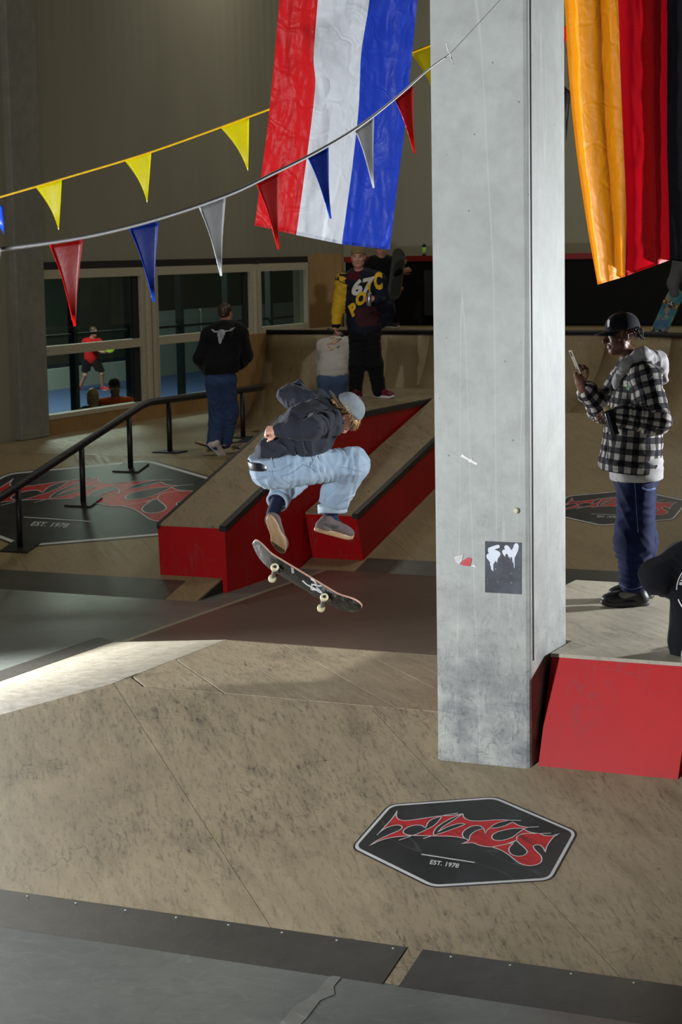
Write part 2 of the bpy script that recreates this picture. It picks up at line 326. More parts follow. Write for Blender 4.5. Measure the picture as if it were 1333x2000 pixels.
# ------------------------------------------------ funbox (pyramid)
FB0, FB1, FB2, FB3 = 7.94, 10.42, 11.92, 14.40; FA0, FA1 = -8.92, -6.46; FZ = .65; FAR = 1.5
def sheet(poly2, zf, name, mat, parent, th=.018, gap=.003):
    """one plywood sheet: polygon in hall axes, slightly shrunk so the joint shows"""
    c = np.mean(poly2, 0); P = []
    n = len(poly2)
    for i in range(n):
        p = np.array(poly2[i]); d = c-p; L = np.linalg.norm(d); p = p+d/L*gap*1.4; P.append(W(p[0], p[1], zf(p[0], p[1])))
    return MB().prism(P, (0, 0, -th)).build(name, mat, parent)
def clip(poly, nx, ny, d):   # keep nx*a+ny*b <= d
    out = []
    for i in range(len(poly)):
        p, q = poly[i], poly[(i+1) % len(poly)]; fp = nx*p[0]+ny*p[1]-d; fq = nx*q[0]+ny*q[1]-d
        if fp <= 0: out.append(p)
        if (fp < 0 < fq) or (fq < 0 < fp):
            t = fp/(fp-fq); out.append((p[0]+t*(q[0]-p[0]), p[1]+t*(q[1]-p[1])))
    return out
fun = empty('funbox', W(-5, 10, 0), 'low wooden pyramid ramp filling the foreground around the pillar', 'ramp')
zfront = lambda a, b: (b-FB0)*SL
body = MB()
B_ = [W(FA0, FB0, -.02), W(FAR, FB0, -.02), W(FAR, FB3, -.02), W(FA0, FB3, -.02), W(FA1, FB1, FZ-.022), W(FAR, FB1, FZ-.022), W(FAR, FB2, FZ-.022), W(FA1, FB2, FZ-.022)]
body.hexa(B_).build('core', M['dark'], fun)
def strips(poly, s0, step, kmax, zf, name, mat, parent, sgn=1, gap=.004):
    for k in range(-2, kmax):
        q = clip(clip(poly, 1, sgn, s0+step*(k+1)), -1, -sgn, -(s0+step*k))
        if len(q) >= 3:
            q = [p for i, p in enumerate(q) if np.hypot(p[0]-q[i-1][0], p[1]-q[i-1][1]) > 1e-4]
            if len(q) >= 3: sheet(q, zf, name, mat, parent, gap=gap)
front = [(FA0, FB0), (FAR, FB0), (FAR, FB1), (FA1, FB1)]
strips(front, 3.98, 1.745, 6, zfront, 'plywood_sheet', M['ply'], fun)
strips([(FA1, FB1), (FAR, FB1), (FAR, FB2), (FA1, FB2)], 4.19, .57, 20, lambda a, b: FZ, 'plank', M['ply'], fun, gap=.014)
zleft = lambda a, b: (a-FA0)*FZ/(FA1-FA0)
sheet([(FA0, FB0), (FA1, FB1), (FA1, FB2), (FA0, FB3)], zleft, 'plywood_sheet', M['ply3'], fun)
zback = lambda a, b: (FB3-b)*SL
sheet([(FA0, FB3), (FA1, FB2), (FAR, FB2), (FAR, FB3)], zback, 'plywood_sheet', M['ply'], fun)
# steel entry plates
def plate(a0, a1, b0, b1, zf, parent, lift=.006, name='steel_plate', sk0=0, sk1=0):
    P = [W(a0+sk0, b0, zf(a0, b0)+lift), W(a1+sk1, b0, zf(a1, b0)+lift), W(a1, b1, zf(a1, b1)+lift), W(a0, b1, zf(a0, b1)+lift)]
    return MB().prism(P, (0, 0, -.005)).build(name, M['steel'], parent)
for (a0, a1) in ((-9.2, -6.1), (-6.09, -3.53), (-3.45, -1.2), (-1.19, 1.5)): plate(a0, a1, FB0-.02, FB0+.275, zfront, fun)
for (b0, b1) in ((9.0, 11.4), (11.41, 14.4)):
    P = [W(FA0-.22, b0-.1, .004), W(FA0+.03, b0+.1, .012), W(FA0+.03, b1-.0, .012), W(FA0-.22, b1+.15, .004)]
    MB().prism(P, (0, 0, -.004)).build('steel_plate', M['steel'], fun)
# screw heads along the front plate
sm = MB()
for k in range(26):
    p = W(-6.2+k*.29, FB0+.25, zfront(0, FB0+.25)+.006); sm.lathe([(.006, 0), (.006, .002), (.001, .003)], frz(p, (0, 0, 1)), 6)
tag(sm.build('screw_heads', M['white'], fun), kind='stuff')
# ------------------------------------------------ red platform behind the pillar
RZ = 1.10
pf = empty('platform_box', W(-3, 11, .6), 'red wooden platform with pale scuffed top, right of the pillar', 'platform')
ra0, ra1 = PA1+.02, -1.2
P = [W(-3.485, 9.93, .50), W(-2.715, 9.93, .50), W(-2.66, 12.5, .6), W(-3.485, 12.5, .6), W(-3.485, 10.17, RZ-.02), W(-2.69, 10.17, RZ-.02), W(-2.64, 12.5, RZ-.02), W(-3.485, 12.5, RZ-.02)]
MB().hexa(P).build('red_front', M['red'], pf)
P = [W(-2.67, 10.35, .4), W(ra1, 10.35, .4), W(ra1, 12.5, .4), W(-2.67, 12.5, .4), W(-2.67, 10.4, RZ-.02), W(ra1, 10.4, RZ-.02), W(ra1, 12.5, RZ-.02), W(-2.67, 12.5, RZ-.02)]
MB().hexa(P).build('side_box', M['red'], pf)
MB().box(-4.1, -3.485, 10.54, 12.48, .55, RZ-.02).build('rear_box', M['red'], pf)
MB().prism([W(-3.49, 10.165, RZ), W(ra1, 10.165, RZ), W(ra1, 12.52, RZ), W(-4.12, 12.52, RZ), W(-4.12, 10.54, RZ), W(-3.49, 10.54, RZ)], (0, 0, -.02)).build('top_sheet', M['ply3'], pf)
# ------------------------------------------------ far left bank, deck, quarter pipe
HB0 = 16.42; DB = HB0+DZ/SL
bl = empty('bank_ramp', W(-12, 18, 0), 'far wooden bank with large black logo behind the handrail', 'ramp')
MB().hexa([W(-14.52, HB0, -.02), W(-9.2, HB0, -.02), W(-9.2, 31, -.02), W(-14.52, 31, -.02), W(-14.52, DB, DZ-.02), W(-9.2, DB, DZ-.02), W(-9.2, 31, DZ-.02), W(-14.52, 31, DZ-.02)]).build('core', M['dark'], bl)
zfar = lambda a, b: (b-HB0)*SL
strips([(-14.52, HB0), (-9.2, HB0), (-9.2, DB), (-14.52, DB)], -.9+4.6, 1.745, 12, zfar, 'plywood_sheet', M['ply2'], bl)
strips([(-14.52, DB), (-9.2, DB), (-9.2, 31.0), (-14.52, 31.0)], -.9+4.6, 1.745, 18, lambda a, b: DZ, 'deck_sheet', M['ply2'], bl)
for (a0, a1) in ((-14.5, -12.7), (-12.69, -9.55)): plate(a0, a1, HB0-.02, HB0+.42, zfar, bl, sk1=.0)
KB0 = 18.55
br = empty('bank_ramp', W(-7, 20, 0), 'far wooden bank right of the red ledges with a small logo', 'ramp')
zr = lambda a, b: (b-KB0)*SL
MB().hexa([W(-9.14, KB0, -.02), W(6, KB0, -.02), W(6, 23.4, -.02), W(-9.14, 23.4, -.02), W(-9.14, KB0+.05, -.01), W(6, KB0+.05, -.01), W(6, 23.4, 4.85*SL-.025), W(-9.14, 23.4, 4.85*SL-.025)]).build('core', M['dark'], br)
strips([(-9.14, KB0), (6, KB0), (6, 23.4), (-9.14, 23.4)], 9.2, 1.745, 18, zr, 'plywood_sheet', M['ply2'], br)
for (a0, a1) in ((-8.5, -6.4), (-6.39, -3)): plate(a0, a1, KB0-.02, KB0+.33, zr, br)
# quarter pipe along the back with a bend on the right
QZ = 2.2
qp = empty('quarter_pipe', W(-9, 24, 1), 'wooden quarter pipe with dark coping along the back', 'ramp')
top = [(-12.5, 24.5), (-7.6, 24.4), (-4.6, 22.6), (-1.5, 22.6)]; bot = [(-12.5, 23.25), (-8.0, 23.2), (-5.0, 21.55), (-1.5, 21.5)]
bz = [DZ, 1.19, .79, .78]
def qprof(i, s):
    a = s*math.pi/2*.86; x = math.sin(a)/math.sin(math.pi/2*.86); y = (1-math.cos(a))/(1-math.cos(math.pi/2*.86))
    return W(bot[i][0]+(top[i][0]-bot[i][0])*x, bot[i][1]+(top[i][1]-bot[i][1])*x, bz[i]+(QZ-bz[i])*y)
for i in range(3):
    nk = 4 if i == 0 else 3
    for k in range(nk):
        V = []; F = []
        for s in range(11):
            A, Bq = qprof(i, s/10), qprof(i+1, s/10)
            V += [A+(Bq-A)*(k/nk+.0008), A+(Bq-A)*((k+1)/nk-.0008)]
        for s in range(10): F.append((2*s, 2*s+1, 2*s+3, 2*s+2))
        o = mesh('plywood_sheet', V, F, M['ply2'], qp, True); so = o.modifiers.new('solid', 'SOLIDIFY'); so.thickness = .02
MB().tube([W(a, b, QZ+.01) for a, b in top], .035, 10).build('coping', M['black'], qp, True)
dk = [W(a, b+.03, QZ) for a, b in top]+[W(-1.5, BW-.05, QZ), W(-12.5, BW-.05, QZ)]
MB().prism(dk, (0, 0, -.03)).build('deck', M['ply2'], qp)
MB().box(-12.55, -12.5, 23.3, 25.9, DZ, QZ).build('side_panel', M['ply_w'], qp)
# plywood end wall of the quarter pipe (seen left of the hooded man)
pw = empty('plywood_partition', W(-13, 26.5, DZ), 'tall plain plywood partition between the windows and the ramp', 'partition')
A1, A2 = onB(603, 497, 26.6), onB(667, 497, 26.6); a1_, a2_ = AB(A1)[0], AB(A2)[0]
MB().box(a1_, a2_, 26.6, 26.66, DZ, AB(A1)[2]).build('sheet', M['ply_w'], pw)
cv = MB(); cur = [W(a1_-.9+.9*math.sin(t), 26.55, DZ+(1-math.cos(t))*.9) for t in np.linspace(0, math.pi/2, 9)]+[W(a1_, 26.55, DZ)]
cv.prism(cur, NB*.1).build('curved_foot', M['ply_w'], pw)
# barrier on the deck: black panels under a red rail
ba = empty('guard_barrier', W(-8, 26.9, QZ), 'black guard barrier panels with a red top rail along the deck', 'barrier')
for k in range(8): MB().box(-12.4+k*1.7, -12.4+k*1.7+1.69, 26.9, 26.95, QZ, 3.13).build('panel', M['blackboard'], ba)
for k in range(8): MB().box(-12.4+k*1.7, -12.4+k*1.7+1.7, 26.85, 27.0, 3.13, 3.21).build('top_rail', M['redrail'], ba)
pgl = onB(836, 525, 26.87); a_ = AB(pgl)[0]
MB().box(a_-.06, a_+.3, 26.87, 26.895, 2.35, 3.0).build('glass_panel', simple('grey_panel', (.05, .05, .055), .3), ba)
# drink can on the rail
cp = onB(829, 497, 26.92); cm = frz((cp[0], cp[1], 3.21), (0, 0, 1))
can = empty('drink_can', (cp[0], cp[1], 3.21), 'slim dark green drink can standing on the red rail', 'can')
MB().lathe([(.022, 0), (.027, .006), (.027, .15), (.021, .165), (.0, .165)], cm, 14).build('body', simple('can_green', srgb(16, 34, 20), .25, metal=.5), can, True)
MB().lathe([(.0275, .02), (.0277, .02), (.0277, .12), (.0275, .12)], cm, 14).build('band', simple('can_band', srgb(150, 215, 90), .3), can, True)
# ------------------------------------------------ hubba ledge
hub = empty('hubba_ledge', W(-9.5, 19, 0), 'long red ledge with sloping wooden top, rising to the far deck', 'ledge')
h0, h1 = -9.9, -9.15; hb = [16.93, 19.62, 24.2]; ht = [.635, 1.48, 1.48]
def side(a): return [W(a, hb[0]+.03, .10), W(a, hb[0], ht[0]), W(a, hb[1], ht[1]), W(a, hb[2], ht[2]), W(a, hb[2], .0), W(a, hb[0]+1, 0.0)]
S0, S1 = side(h0), side(h1)
n6 = 6
S1b = [W(h1, hb[0]+.03, -.02)]+S1[1:4]+[W(h1, hb[2], -.02)]; S0b = [W(h0, hb[0]+.03, -.02)]+S0[1:4]+[W(h0, hb[2], -.02)]
MB().add(S0b+S1b, [tuple(range(4, -1, -1)), tuple(range(5, 10))]+[(i, (i+1) % 5, 5+(i+1) % 5, 5+i) for i in range(5)]).build('body', M['red'], hub)
def topsheet(a0, a1, pts, mat, name, parent, lift=.0, th=.02):
    V = [W(a, b, z+lift) for (b, z) in pts for a in (a0, a1)]; n = len(pts)
    V += [(v[0], v[1], v[2]+th) for v in V]; F = []
    for i in range(n-1):
        F += [(2*i, 2*i+1, 2*i+3, 2*i+2), (2*n+2*i, 2*n+2*i+2, 2*n+2*i+3, 2*n+2*i+1), (2*i, 2*i+2, 2*n+2*i+2, 2*n+2*i), (2*i+1, 2*n+2*i+1, 2*n+2*i+3, 2*i+3)]
    F += [(0, 2*n, 2*n+1, 1), (2*n-2, 2*n-1, 4*n-1, 4*n-2)]
    return mesh(name, V, F, mat, parent)
topsheet(h0, h1-.06, list(zip(hb[:2], ht[:2])), M['ply_l'], 'top_sheet', hub)
topsheet(h0, h1-.06, [(hb[1], ht[1]), (21.4, ht[1])], M['ply_l'], 'top_sheet', hub)
topsheet(h0-.5, h1-.06, [(21.41, ht[1]), (hb[2], ht[2])], M['ply_l'], 'top_sheet', hub)
topsheet(h1-.06, h1+.012, list(zip(hb, ht)), M['black'], 'coping_edge', hub, -.03, .055)
topsheet(h0-.012, h0+.03, list(zip(hb[:2], ht[:2])), M['black'], 'coping_edge', hub, -.03, .053)
MB().box(h0-.5, h0-.01, 21.41, hb[2], DZ, ht[1]).build('deck_box', M['ply_w'], hub)
# second, lower ledge
l2 = empty('grind_ledge', W(-8.8, 20, 0), 'shorter red ledge with wooden top on the far bank, beside the long one', 'ledge')
g0, g1 = -9.12, -8.53
b0 = 18.83; zt0 = .56; bt0 = b0-.16
def zz(b): return zt0+(b-bt0)*.262*1.0
b2 = 23.2
V = []
for a in (g0, g1): V += [W(a, b0, .06), W(a, bt0, zt0), W(a, b2, zz(b2)), W(a, b2, .0)]
MB().add(V, [(3, 2, 1, 0), (4, 5, 6, 7), (0, 1, 5, 4), (1, 2, 6, 5), (2, 3, 7, 6), (3, 0, 4, 7)]).build('body', M['red'], l2)
topsheet(g0, g1-.05, [(bt0, zt0), (b2, zz(b2))], M['ply_l'], 'top_sheet', l2)
topsheet(g1-.05, g1+.012, [(bt0, zt0), (b2, zz(b2))], M['black'], 'coping_edge', l2, -.03, .055)
# ------------------------------------------------ handrail
hr = empty('handrail', W(-11.85, 19, .5), 'black steel handrail running down the far bank', 'rail')
RA = -11.85
def zg(b): return min(max(0, (b-HB0)*SL), DZ)
k1 = AB(onA(285, 787, RA)); k2 = AB(onA(510, 757, RA)); k0 = AB(onA(0, 972, RA))
sl0 = (k1[2]-k0[2])/(k1[1]-k0[1]); e0 = (RA, k0[1]-1.2, k0[2]-1.2*sl0)
MB().tube([W(*e0), W(*k0), W(k1[0], k1[1]-.12, k1[2]-.12*sl0), W(k1[0], k1[1]-.03, k1[2]-.015), W(k1[0], k1[1]+.1, k1[2]+.0), W(*k2)], .042, 12).build('top_rail', M['black'], hr, True)
for (px, py) in ((40, 1085), (163, 985), (255, 905), (332, 875), (475, 845)):
    nb_ = np.cross(W(1, 0, 0), W(0, 1, SL)); q = onA(px, py, RA); b = AB(q)[1]
    zb = zg(b); zt = k1[2] if b >= k1[1] else k1[2]-(k1[1]-b)*sl0
    MB().tube([W(RA, b, zb), W(RA, b, zt)], .032, 10).build('post', M['black'], hr, True)
    sl_ = SL if b < DB else 0
    MB().prism([W(RA-.17, b-.13, zb+.015-sl_*.13), W(RA+.17, b-.13, zb+.015-sl_*.13), W(RA+.17, b+.13, zb+.015+sl_*.13), W(RA-.17, b+.13, zb+.015+sl_*.13)], (0, 0, -.012)).build('base_plate', M['black'], hr)
# ------------------------------------------------ second floor slab and joint
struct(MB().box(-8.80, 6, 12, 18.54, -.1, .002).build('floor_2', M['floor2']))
struct(MB().box(-8.86, -8.80, 14.5, 18.5, 0, .003).build('trim_4', simple('floor_joint', srgb(150, 140, 118), .6)))
rs_ = random.Random(4); pts_ = [onz(x+rs_.uniform(-6, 6), y+rs_.uniform(-5, 5), 0) for x, y in ((515, 2040), (560, 1990), (580, 1968), (612, 1938), (636, 1915), (662, 1903), (676, 1908), (655, 1924), (650, 1940), (622, 1958), (602, 1988), (570, 2012), (550, 2040))]
struct(MB().prism([p+A0_ for p in pts_ for A0_ in [np.array([0, 0, .003])]], (0, 0, -.003)).build('trim_5', concrete('floor_patch', srgb(132, 132, 124), .9, .8, .6).m))
# ------------------------------------------------ painted logos
nbk = unit(np.cross(W(1, 0, 0), W(0, 1, SL)))
def Zp(pts): return np.array([(690+x/5.795, 1550+y/5.795) for x, y in pts])
def Z2(pts): return [(x+1217, y) for x, y in pts]
SIL = [(498, 205), (490, 262), (515, 302), (570, 317), (650, 314), (760, 298), (880, 280), (985, 265), (1100, 262), (1180, 250), (1243, 240)]+Z2([(35, 275), (70, 305), (130, 320), (240, 322), (380, 312), (520, 310), (560, 314), (520, 320), (430, 342), (370, 370), (330, 405), (420, 400), (520, 370), (590, 335), (640, 365), (700, 385), (770, 394), (715, 412), (760, 440), (830, 457), (900, 468), (960, 490), (1030, 492), (1060, 485), (1122, 463), (1060, 500), (1010, 560), (975, 620), (960, 678), (945, 640), (915, 605), (870, 592), (830, 605), (830, 630), (860, 665), (905, 710), (922, 745), (915, 785), (880, 812), (820, 827), (760, 828), (700, 815), (650, 790), (600, 750), (530, 695), (450, 650), (360, 618), (310, 615), (240, 605), (180, 585), (130, 568), (10, 578), (95, 548), (60, 525), (0, 510)])+[(1130, 497), (1000, 493), (860, 490), (690, 487), (560, 495), (450, 508), (350, 530), (260, 565), (185, 605), (260, 550), (360, 500), (450, 460), (520, 430), (553, 405), (550, 380), (510, 368), (440, 378), (370, 405), (310, 445), (270, 485), (320, 430), (380, 365), (440, 298), (485, 235)]
HOLES = [[(985, 275), (900, 300), (845, 345), (820, 405), (790, 378), (730, 368), (660, 378), (600, 405), (568, 440), (580, 465), (630, 480), (690, 482), (800, 435), (900, 385), (960, 335), (1000, 280)],
 [(1205, 255), (1100, 298), (1000, 355), (935, 410), (910, 460), (915, 485), (1000, 460), (1100, 425), (1200, 390), (1270, 360), (1250, 350), (1180, 355), (1080, 385), (1010, 420), (960, 450), (1010, 395), (1120, 325), (1235, 248)],
 Z2([(265, 408), (230, 380), (170, 375), (110, 390), (50, 425), (22, 465), (30, 500), (60, 525), (100, 540), (103, 510), (120, 475), (165, 440), (215, 420)]),
 Z2([(700, 405), (600, 408), (500, 425), (410, 450), (365, 480), (355, 510), (375, 535), (430, 545), (500, 537), (590, 505), (650, 460), (712, 415)]),
 Z2([(600, 575), (560, 615), (548, 650), (560, 685), (600, 712), (660, 722), (720, 712), (755, 680), (748, 652), (710, 612), (665, 575), (637, 545), (600, 562), (545, 585)])]
TAILS = [[(980, 268), (1185, 232)], [(690, 482), (520, 540)], [(915, 485), (795, 523)], Z2([(520, 312), (685, 318)]), Z2([(770, 393), (890, 388)]), Z2([(900, 466), (1025, 462)]), Z2([(265, 410), (285, 465), (300, 430), (332, 402)]), Z2([(637, 535), (640, 500), (690, 473), (770, 461), (850, 468)]), Z2([(350, 618), (500, 590), (637, 542)])]
DIV = [(775, 700), (1377, 793)]
HEX = [(762, 1573), (968, 1558), (1127, 1626), (1076, 1719), (845, 1733), (689, 1656)]
def rounded(P, r, seg=6):
    out = []; n = len(P)
    for i in range(n):
        p, a, b = P[i], P[i-1], P[(i+1) % n]; ua = (a-p)/np.linalg.norm(a-p); ub = (b-p)/np.linalg.norm(b-p)
        s_, e_ = p+ua*r, p+ub*r
        for k in range(seg+1):
            t = k/seg; out.append((1-t)**2*s_+2*t*(1-t)*p+t*t*e_)
    return out
def offset(P, d):
    n = len(P); out = []; ar = sum(P[i-1][0]*P[i][1]-P[i][0]*P[i-1][1] for i in range(n)); s = 1 if ar > 0 else -1
    L = []
    for i in range(n):
        p, q = P[i], P[(i+1) % n]; t = (q-p)/np.linalg.norm(q-p); L.append((p+s*d*np.array([-t[1], t[0]]), t))
    for i in range(n):
        (p, t), (q, u_) = L[i-1], L[i]; D = t[0]*u_[1]-t[1]*u_[0]; w = q-p; k = (w[0]*u_[1]-w[1]*u_[0])/D; out.append(p+t*k)
    return out
def smooth_closed(P, it=1):
    for _ in range(it):
        Q = []; n = len(P)
        for i in range(n):
            p, q = P[i], P[(i+1) % n]; pr, nx = P[i-1], P[(i+1) % n]
            v1 = p-pr; v2 = nx-p; c = np.dot(v1, v2)/(np.linalg.norm(v1)*np.linalg.norm(v2)+1e-9)
            Q.append(p)
            r_ = P[(i+2) % n]; v3 = r_-q; c2 = np.dot(v2, v3)/(np.linalg.norm(v2)*np.linalg.norm(v3)+1e-9)
            if c > .3 and c2 > .3: Q.append(-pr/16+p*9/16+q*9/16-r_/16)
            else: Q.append((p+q)/2)
        P = Q
    return P
def to2(px, P0): q = onP(px[0], px[1], P0, nbk); a, b, z = AB(q); return np.array([a, (b)/math.cos(math.atan(SL))])
LP0 = W(0, FB0, 0)
def near2(P): return [to2(p, LP0) for p in P]
hex2 = near2(HEX); sil2 = smooth_closed(near2(Zp(SIL))); hol2 = [smooth_closed(near2(Zp(h))) for h in HOLES]; tail2 = [near2(Zp(t)) for t in TAILS]; div2 = near2(Zp(DIV))
tx = bpy.data.curves.new('t', 'FONT'); tx.body = 'EST. 1978'; tx.align_x = 'LEFT'; tx.offset = .02; tx.resolution_u = 3
txo = bpy.data.objects.new('t', tx); COL.objects.link(txo); bpy.context.view_layer.update()
tme = bpy.data.meshes.new_from_object(txo.evaluated_get(bpy.context.evaluated_depsgraph_get())); bpy.data.objects.remove(txo)
TV = np.array([v.co[:2] for v in tme.vertices]); TF = [tuple(p.vertices) for p in tme.polygons]; tw = TV[:, 0].max(); th_ = TV[:, 1].max()
tO, tX, tY = near2(Zp([(862, 806), (1192, 853), (880, 759)])); txt2 = [tO+(tX-tO)*x/tw+(tY-tO)*y/th_ for x, y in TV]
def tri_fill(P):
    from mathutils.geometry import tessellate_polygon
    return tessellate_polygon([[Vector((p[0], p[1], 0)) for p in P]])
def logo(label, xf, zf, wd_=1.0):
    root = empty('floor_logo', W(*xf(np.mean(hex2, 0)), zf(*xf(np.mean(hex2, 0)))), label, 'logo', 'painted logos on the ramps')
    def P3(p, l): a, b = xf(p); return W(a, b, zf(a, b)+l)
    def fill(name, P, l, mat, th=.0008, par=root):
        T = tri_fill(P); n = len(P); V = [P3(p, l) for p in P]+[P3(p, l-th) for p in P]
        F = [tuple(t) for t in T]+[(i, (i+1) % n, n+(i+1) % n, n+i) for i in range(n)]; return mesh(name, V, F, mat, par)
    fill('border', rounded(offset(hex2, -.010), .055), .0022, M['logo_black'])
    fill('white_line', rounded(hex2, .05), .0030, M['logo_white']); fill('field', rounded(offset(hex2, .017), .04), .0038, M['logo_black'])
    fl = fill('flame_lettering', sil2, .0046, M['logo_red'])
    for h in hol2: fill('counter', h, .0054, M['logo_black'], par=fl)
    ol = MB(); w = .0028*wd_
    def ribbon(P, closed):
        n = len(P); V = []; F = []
        for i in range(n):
            a, b = (P[i-1], P[(i+1) % n]) if closed else (P[max(i-1, 0)], P[min(i+1, n-1)])
            t = (b-a)/(np.linalg.norm(b-a)+1e-9); m = np.array([-t[1], t[0]])
            V += [P3(P[i]+m*w, .0062), P3(P[i]-m*w, .0062)]
        for i in range(n if closed else n-1): j = (i+1) % n; F.append((2*i, 2*i+1, 2*j+1, 2*j))
        ol.add(V, F)
    ribbon(sil2, True)
    for h in hol2: ribbon(h, True)
    for t in tail2: ribbon(t, False)
    ol.build('outline', M['logo_white'], root)
    ol = MB(); w = .0045*wd_; ribbon(div2, False); ol.build('divider', M['logo_white'], root)
    mesh('lettering', [P3(p, .0055) for p in txt2], TF, M['logo_white'], root)
    return root
ck = math.cos(math.atan(SL))
logo('black hexagonal logo with red flame lettering nearest the camera, beside the pillar foot', lambda p: (p[0], p[1]*ck), zfront)
def aff(src3, dst3):
    A = np.array([[*p, 1] for p in src3]); B = np.array(dst3); X = np.linalg.lstsq(A, B, rcond=None)[0]; return lambda p: tuple(np.array([p[0], p[1], 1])@X)
def abp(px, P0): a, b, z = AB(onP(px[0], px[1], P0, nbk)); return (a, b)
logo('large black hexagonal logo on the far left bank under the handrail', aff([hex2[0], hex2[1], hex2[4]], [abp(q, W(0, HB0, 0)) for q in ((14, 925), (291, 899), (44, 1068))]), zfar, .8)
logo('small black hexagonal logo on the far bank behind the man with the phone', aff([hex2[0], hex2[1], hex2[4], hex2[3]], [abp(q, W(0, KB0, 0)) for q in ((1107, 969), (1243, 957), (1175, 1027), (1315, 1015))]), zr, .8)
# ------------------------------------------------ bunting
def bez(pts, n):  # catmull-rom through px points
    P = [np.array(p, float) for p in pts]; P = [2*P[0]-P[1]]+P+[2*P[-1]-P[-2]]; out = []
    m = len(P)-3
    for k in range(n+1):
        s = k/n*m; i = min(int(s), m-1); t = s-i; a, b, c, d = P[i:i+4]
        out.append(.5*((2*b)+(-a+c)*t+(2*a-5*b+4*c-d)*t*t+(-a+3*b-3*c+d)*t**3))
    return out
def plastic(name, c):
    t = NT(name, .3, .12); n = t.noise(t.vec(), 14, 3); t.color(t.mix(t.rng(n, .3, .7), tuple(x*.9 for x in c), c)); t.bump(t.noise(t.vec(), 16, 3), .25, .004)
    t.b.inputs['Subsurface Weight'].default_value = 0
    tr = t.node('ShaderNodeBsdfTranslucent'); t.set(tr.inputs[0], (*c, 1)); mx = t.node('ShaderNodeMixShader', {0: .2}); t.set(mx.inputs[1], t.b.outputs[0]); t.set(mx.inputs[2], tr.outputs[0])
    t.set(t.N['Material Output'].inputs[0], mx.outputs[0]); return t.m
M['p_red'] = plastic('pennant_red', srgb(222, 24, 22)); M['p_blue'] = plastic('pennant_blue', srgb(28, 70, 190)); M['p_white'] = plastic('pennant_white', srgb(215, 215, 215)); M['p_yel'] = plastic('pennant_yellow', srgb(238, 228, 10)); M['p_blk'] = plastic('pennant_black', (.02, .02, .022))
M['cord_w'] = simple('white_cord', srgb(220, 220, 220), .4); M['cord_y'] = simple('yellow_cord', srgb(240, 190, 10), .4)
def pennant(parent, A, B, T, mat, curl=.02, label=None):
    """tapered plastic flag hanging from A-B down to tip T"""
    A, B, T = map(np.array, (A, B, T)); nrm = unit(np.cross(B-A, T-A)); V = []; F = []; n, m = 14, 8
    for i in range(n+1):
        t = i/n; L = A+(T-A)*t; R_ = B+(T-B)*t
        for j in range(m+1):
            s = j/m; p = L+(R_-L)*s
            p = p+nrm*(curl*2.2*math.sin(t*2.6+s*.8)*t+curl*.4*math.sin(s*4+t*3)*(1-t)) + (B-A)*(.10*math.sin(math.pi*t)*(1-s))
            V.append(p)
    for i in range(n):
        for j in range(m): k = i*(m+1)+j; F.append((k, k+1, k+m+2, k+m+1))
    o = mesh('pennant', V, F, mat, parent, True)
    if label: o['label'] = label
    so = o.modifiers.new('solid', 'SOLIDIFY'); so.thickness = .0015
    return o
bw = empty('bunting', atY(400, 400, 7.6), 'red, blue and white plastic pennants on a white cord, tied to the pillar', 'bunting')
def Yw(x): return 7.0+max(0, x)/880*2.55
sp = bez([(-120, 500), (0, 487), (160, 464), (300, 430), (440, 383), (530, 341), (620, 296), (700, 248), (775, 190), (838, 135), (880, 105)], 60)
MB().tube([atY(x, y, Yw(x)) for x, y in sp], [.0075 if x < 700 else .0075-.004*(x-700)/180 for x, y in sp], 8).build('cord', M['cord_w'], bw, True)
MB().tube([atY(x, y, Yw(x)) for x, y in ((880, 105), (985, -8))], .0012, 6).build('tie_string', M['dark'], bw)
MB().tube([atY(x, y, Yw(x)-.02) for x, y in ((872, 84), (876, 100), (880, 106), (883, 116), (887, 125), (880, 112))], .003, 6).build('knot', M['cord_w'], bw)
for (A, B, T, c, lb) in (((95, 474), (161, 466), (147, 637), 'p_red', 'red'), ((250, 441), (309, 432), (302, 590), 'p_blue', 'blue'), ((388, 404), (440, 385), (433, 539), 'p_white', 'white'),
                     ((500, 358), (545, 335), (545, 487), 'p_red', 'red'), ((601, 308), (641, 287), (647, 427), 'p_blue', 'blue'), ((694, 255), (730, 228), (731, 367), 'p_white', 'white'), ((772, 195), (806, 168), (811, 300), 'p_red', 'red'),
                     ((-60, 492), (4, 487), (-8, 560), 'p_white', 'white')):
    pennant(bw, atY(*A, Yw(A[0])), atY(*B, Yw(B[0])), atY(*T, Yw((A[0]+B[0])/2)), M[c], .006, lb+' plastic pennant')
by = empty('bunting', atY(300, 300, 13), 'yellow plastic pennants on a yellow cord, passing behind the tricolour flag', 'bunting')
def Yy(x): return 13.2
sp = bez([(-120, 420), (0, 385), (120, 350), (295, 297), (487, 228), (600, 185), (760, 120), (900, 65), (1010, 20)], 50)
MB().tube([atY(x, y, Yy(x)) for x, y in sp], .007, 8).build('cord', M['cord_y'], by, True)
for (A, B, T) in (((69, 365), (121, 351), (115, 450)), ((243, 313), (296, 296), (288, 396)), ((430, 248), (487, 231), (485, 334)), ((803, 103), (870, 76), (858, 215))):
    pennant(by, atY(*A, Yy(0)), atY(*B, Yy(0)), atY(*T, Yy(0)), M['p_yel'], .006, 'yellow plastic pennant')
bd = empty('bunting', atY(1100, 120, 12.9), 'dark cord with a red and a black pennant between pillar and flag', 'bunting')
MB().tube([atY(x, y, 12.9) for x, y in ((1050, -40), (1068, 5), (1096, 55), (1110, 110), (1112, 170))], .003, 6).build('cord', M['dark'], bd)
pennant(bd, atY(1092, 45, 12.9), atY(1112, 55, 12.9), atY(1097, 118, 12.9), M['p_red'], .01, 'red plastic pennant')
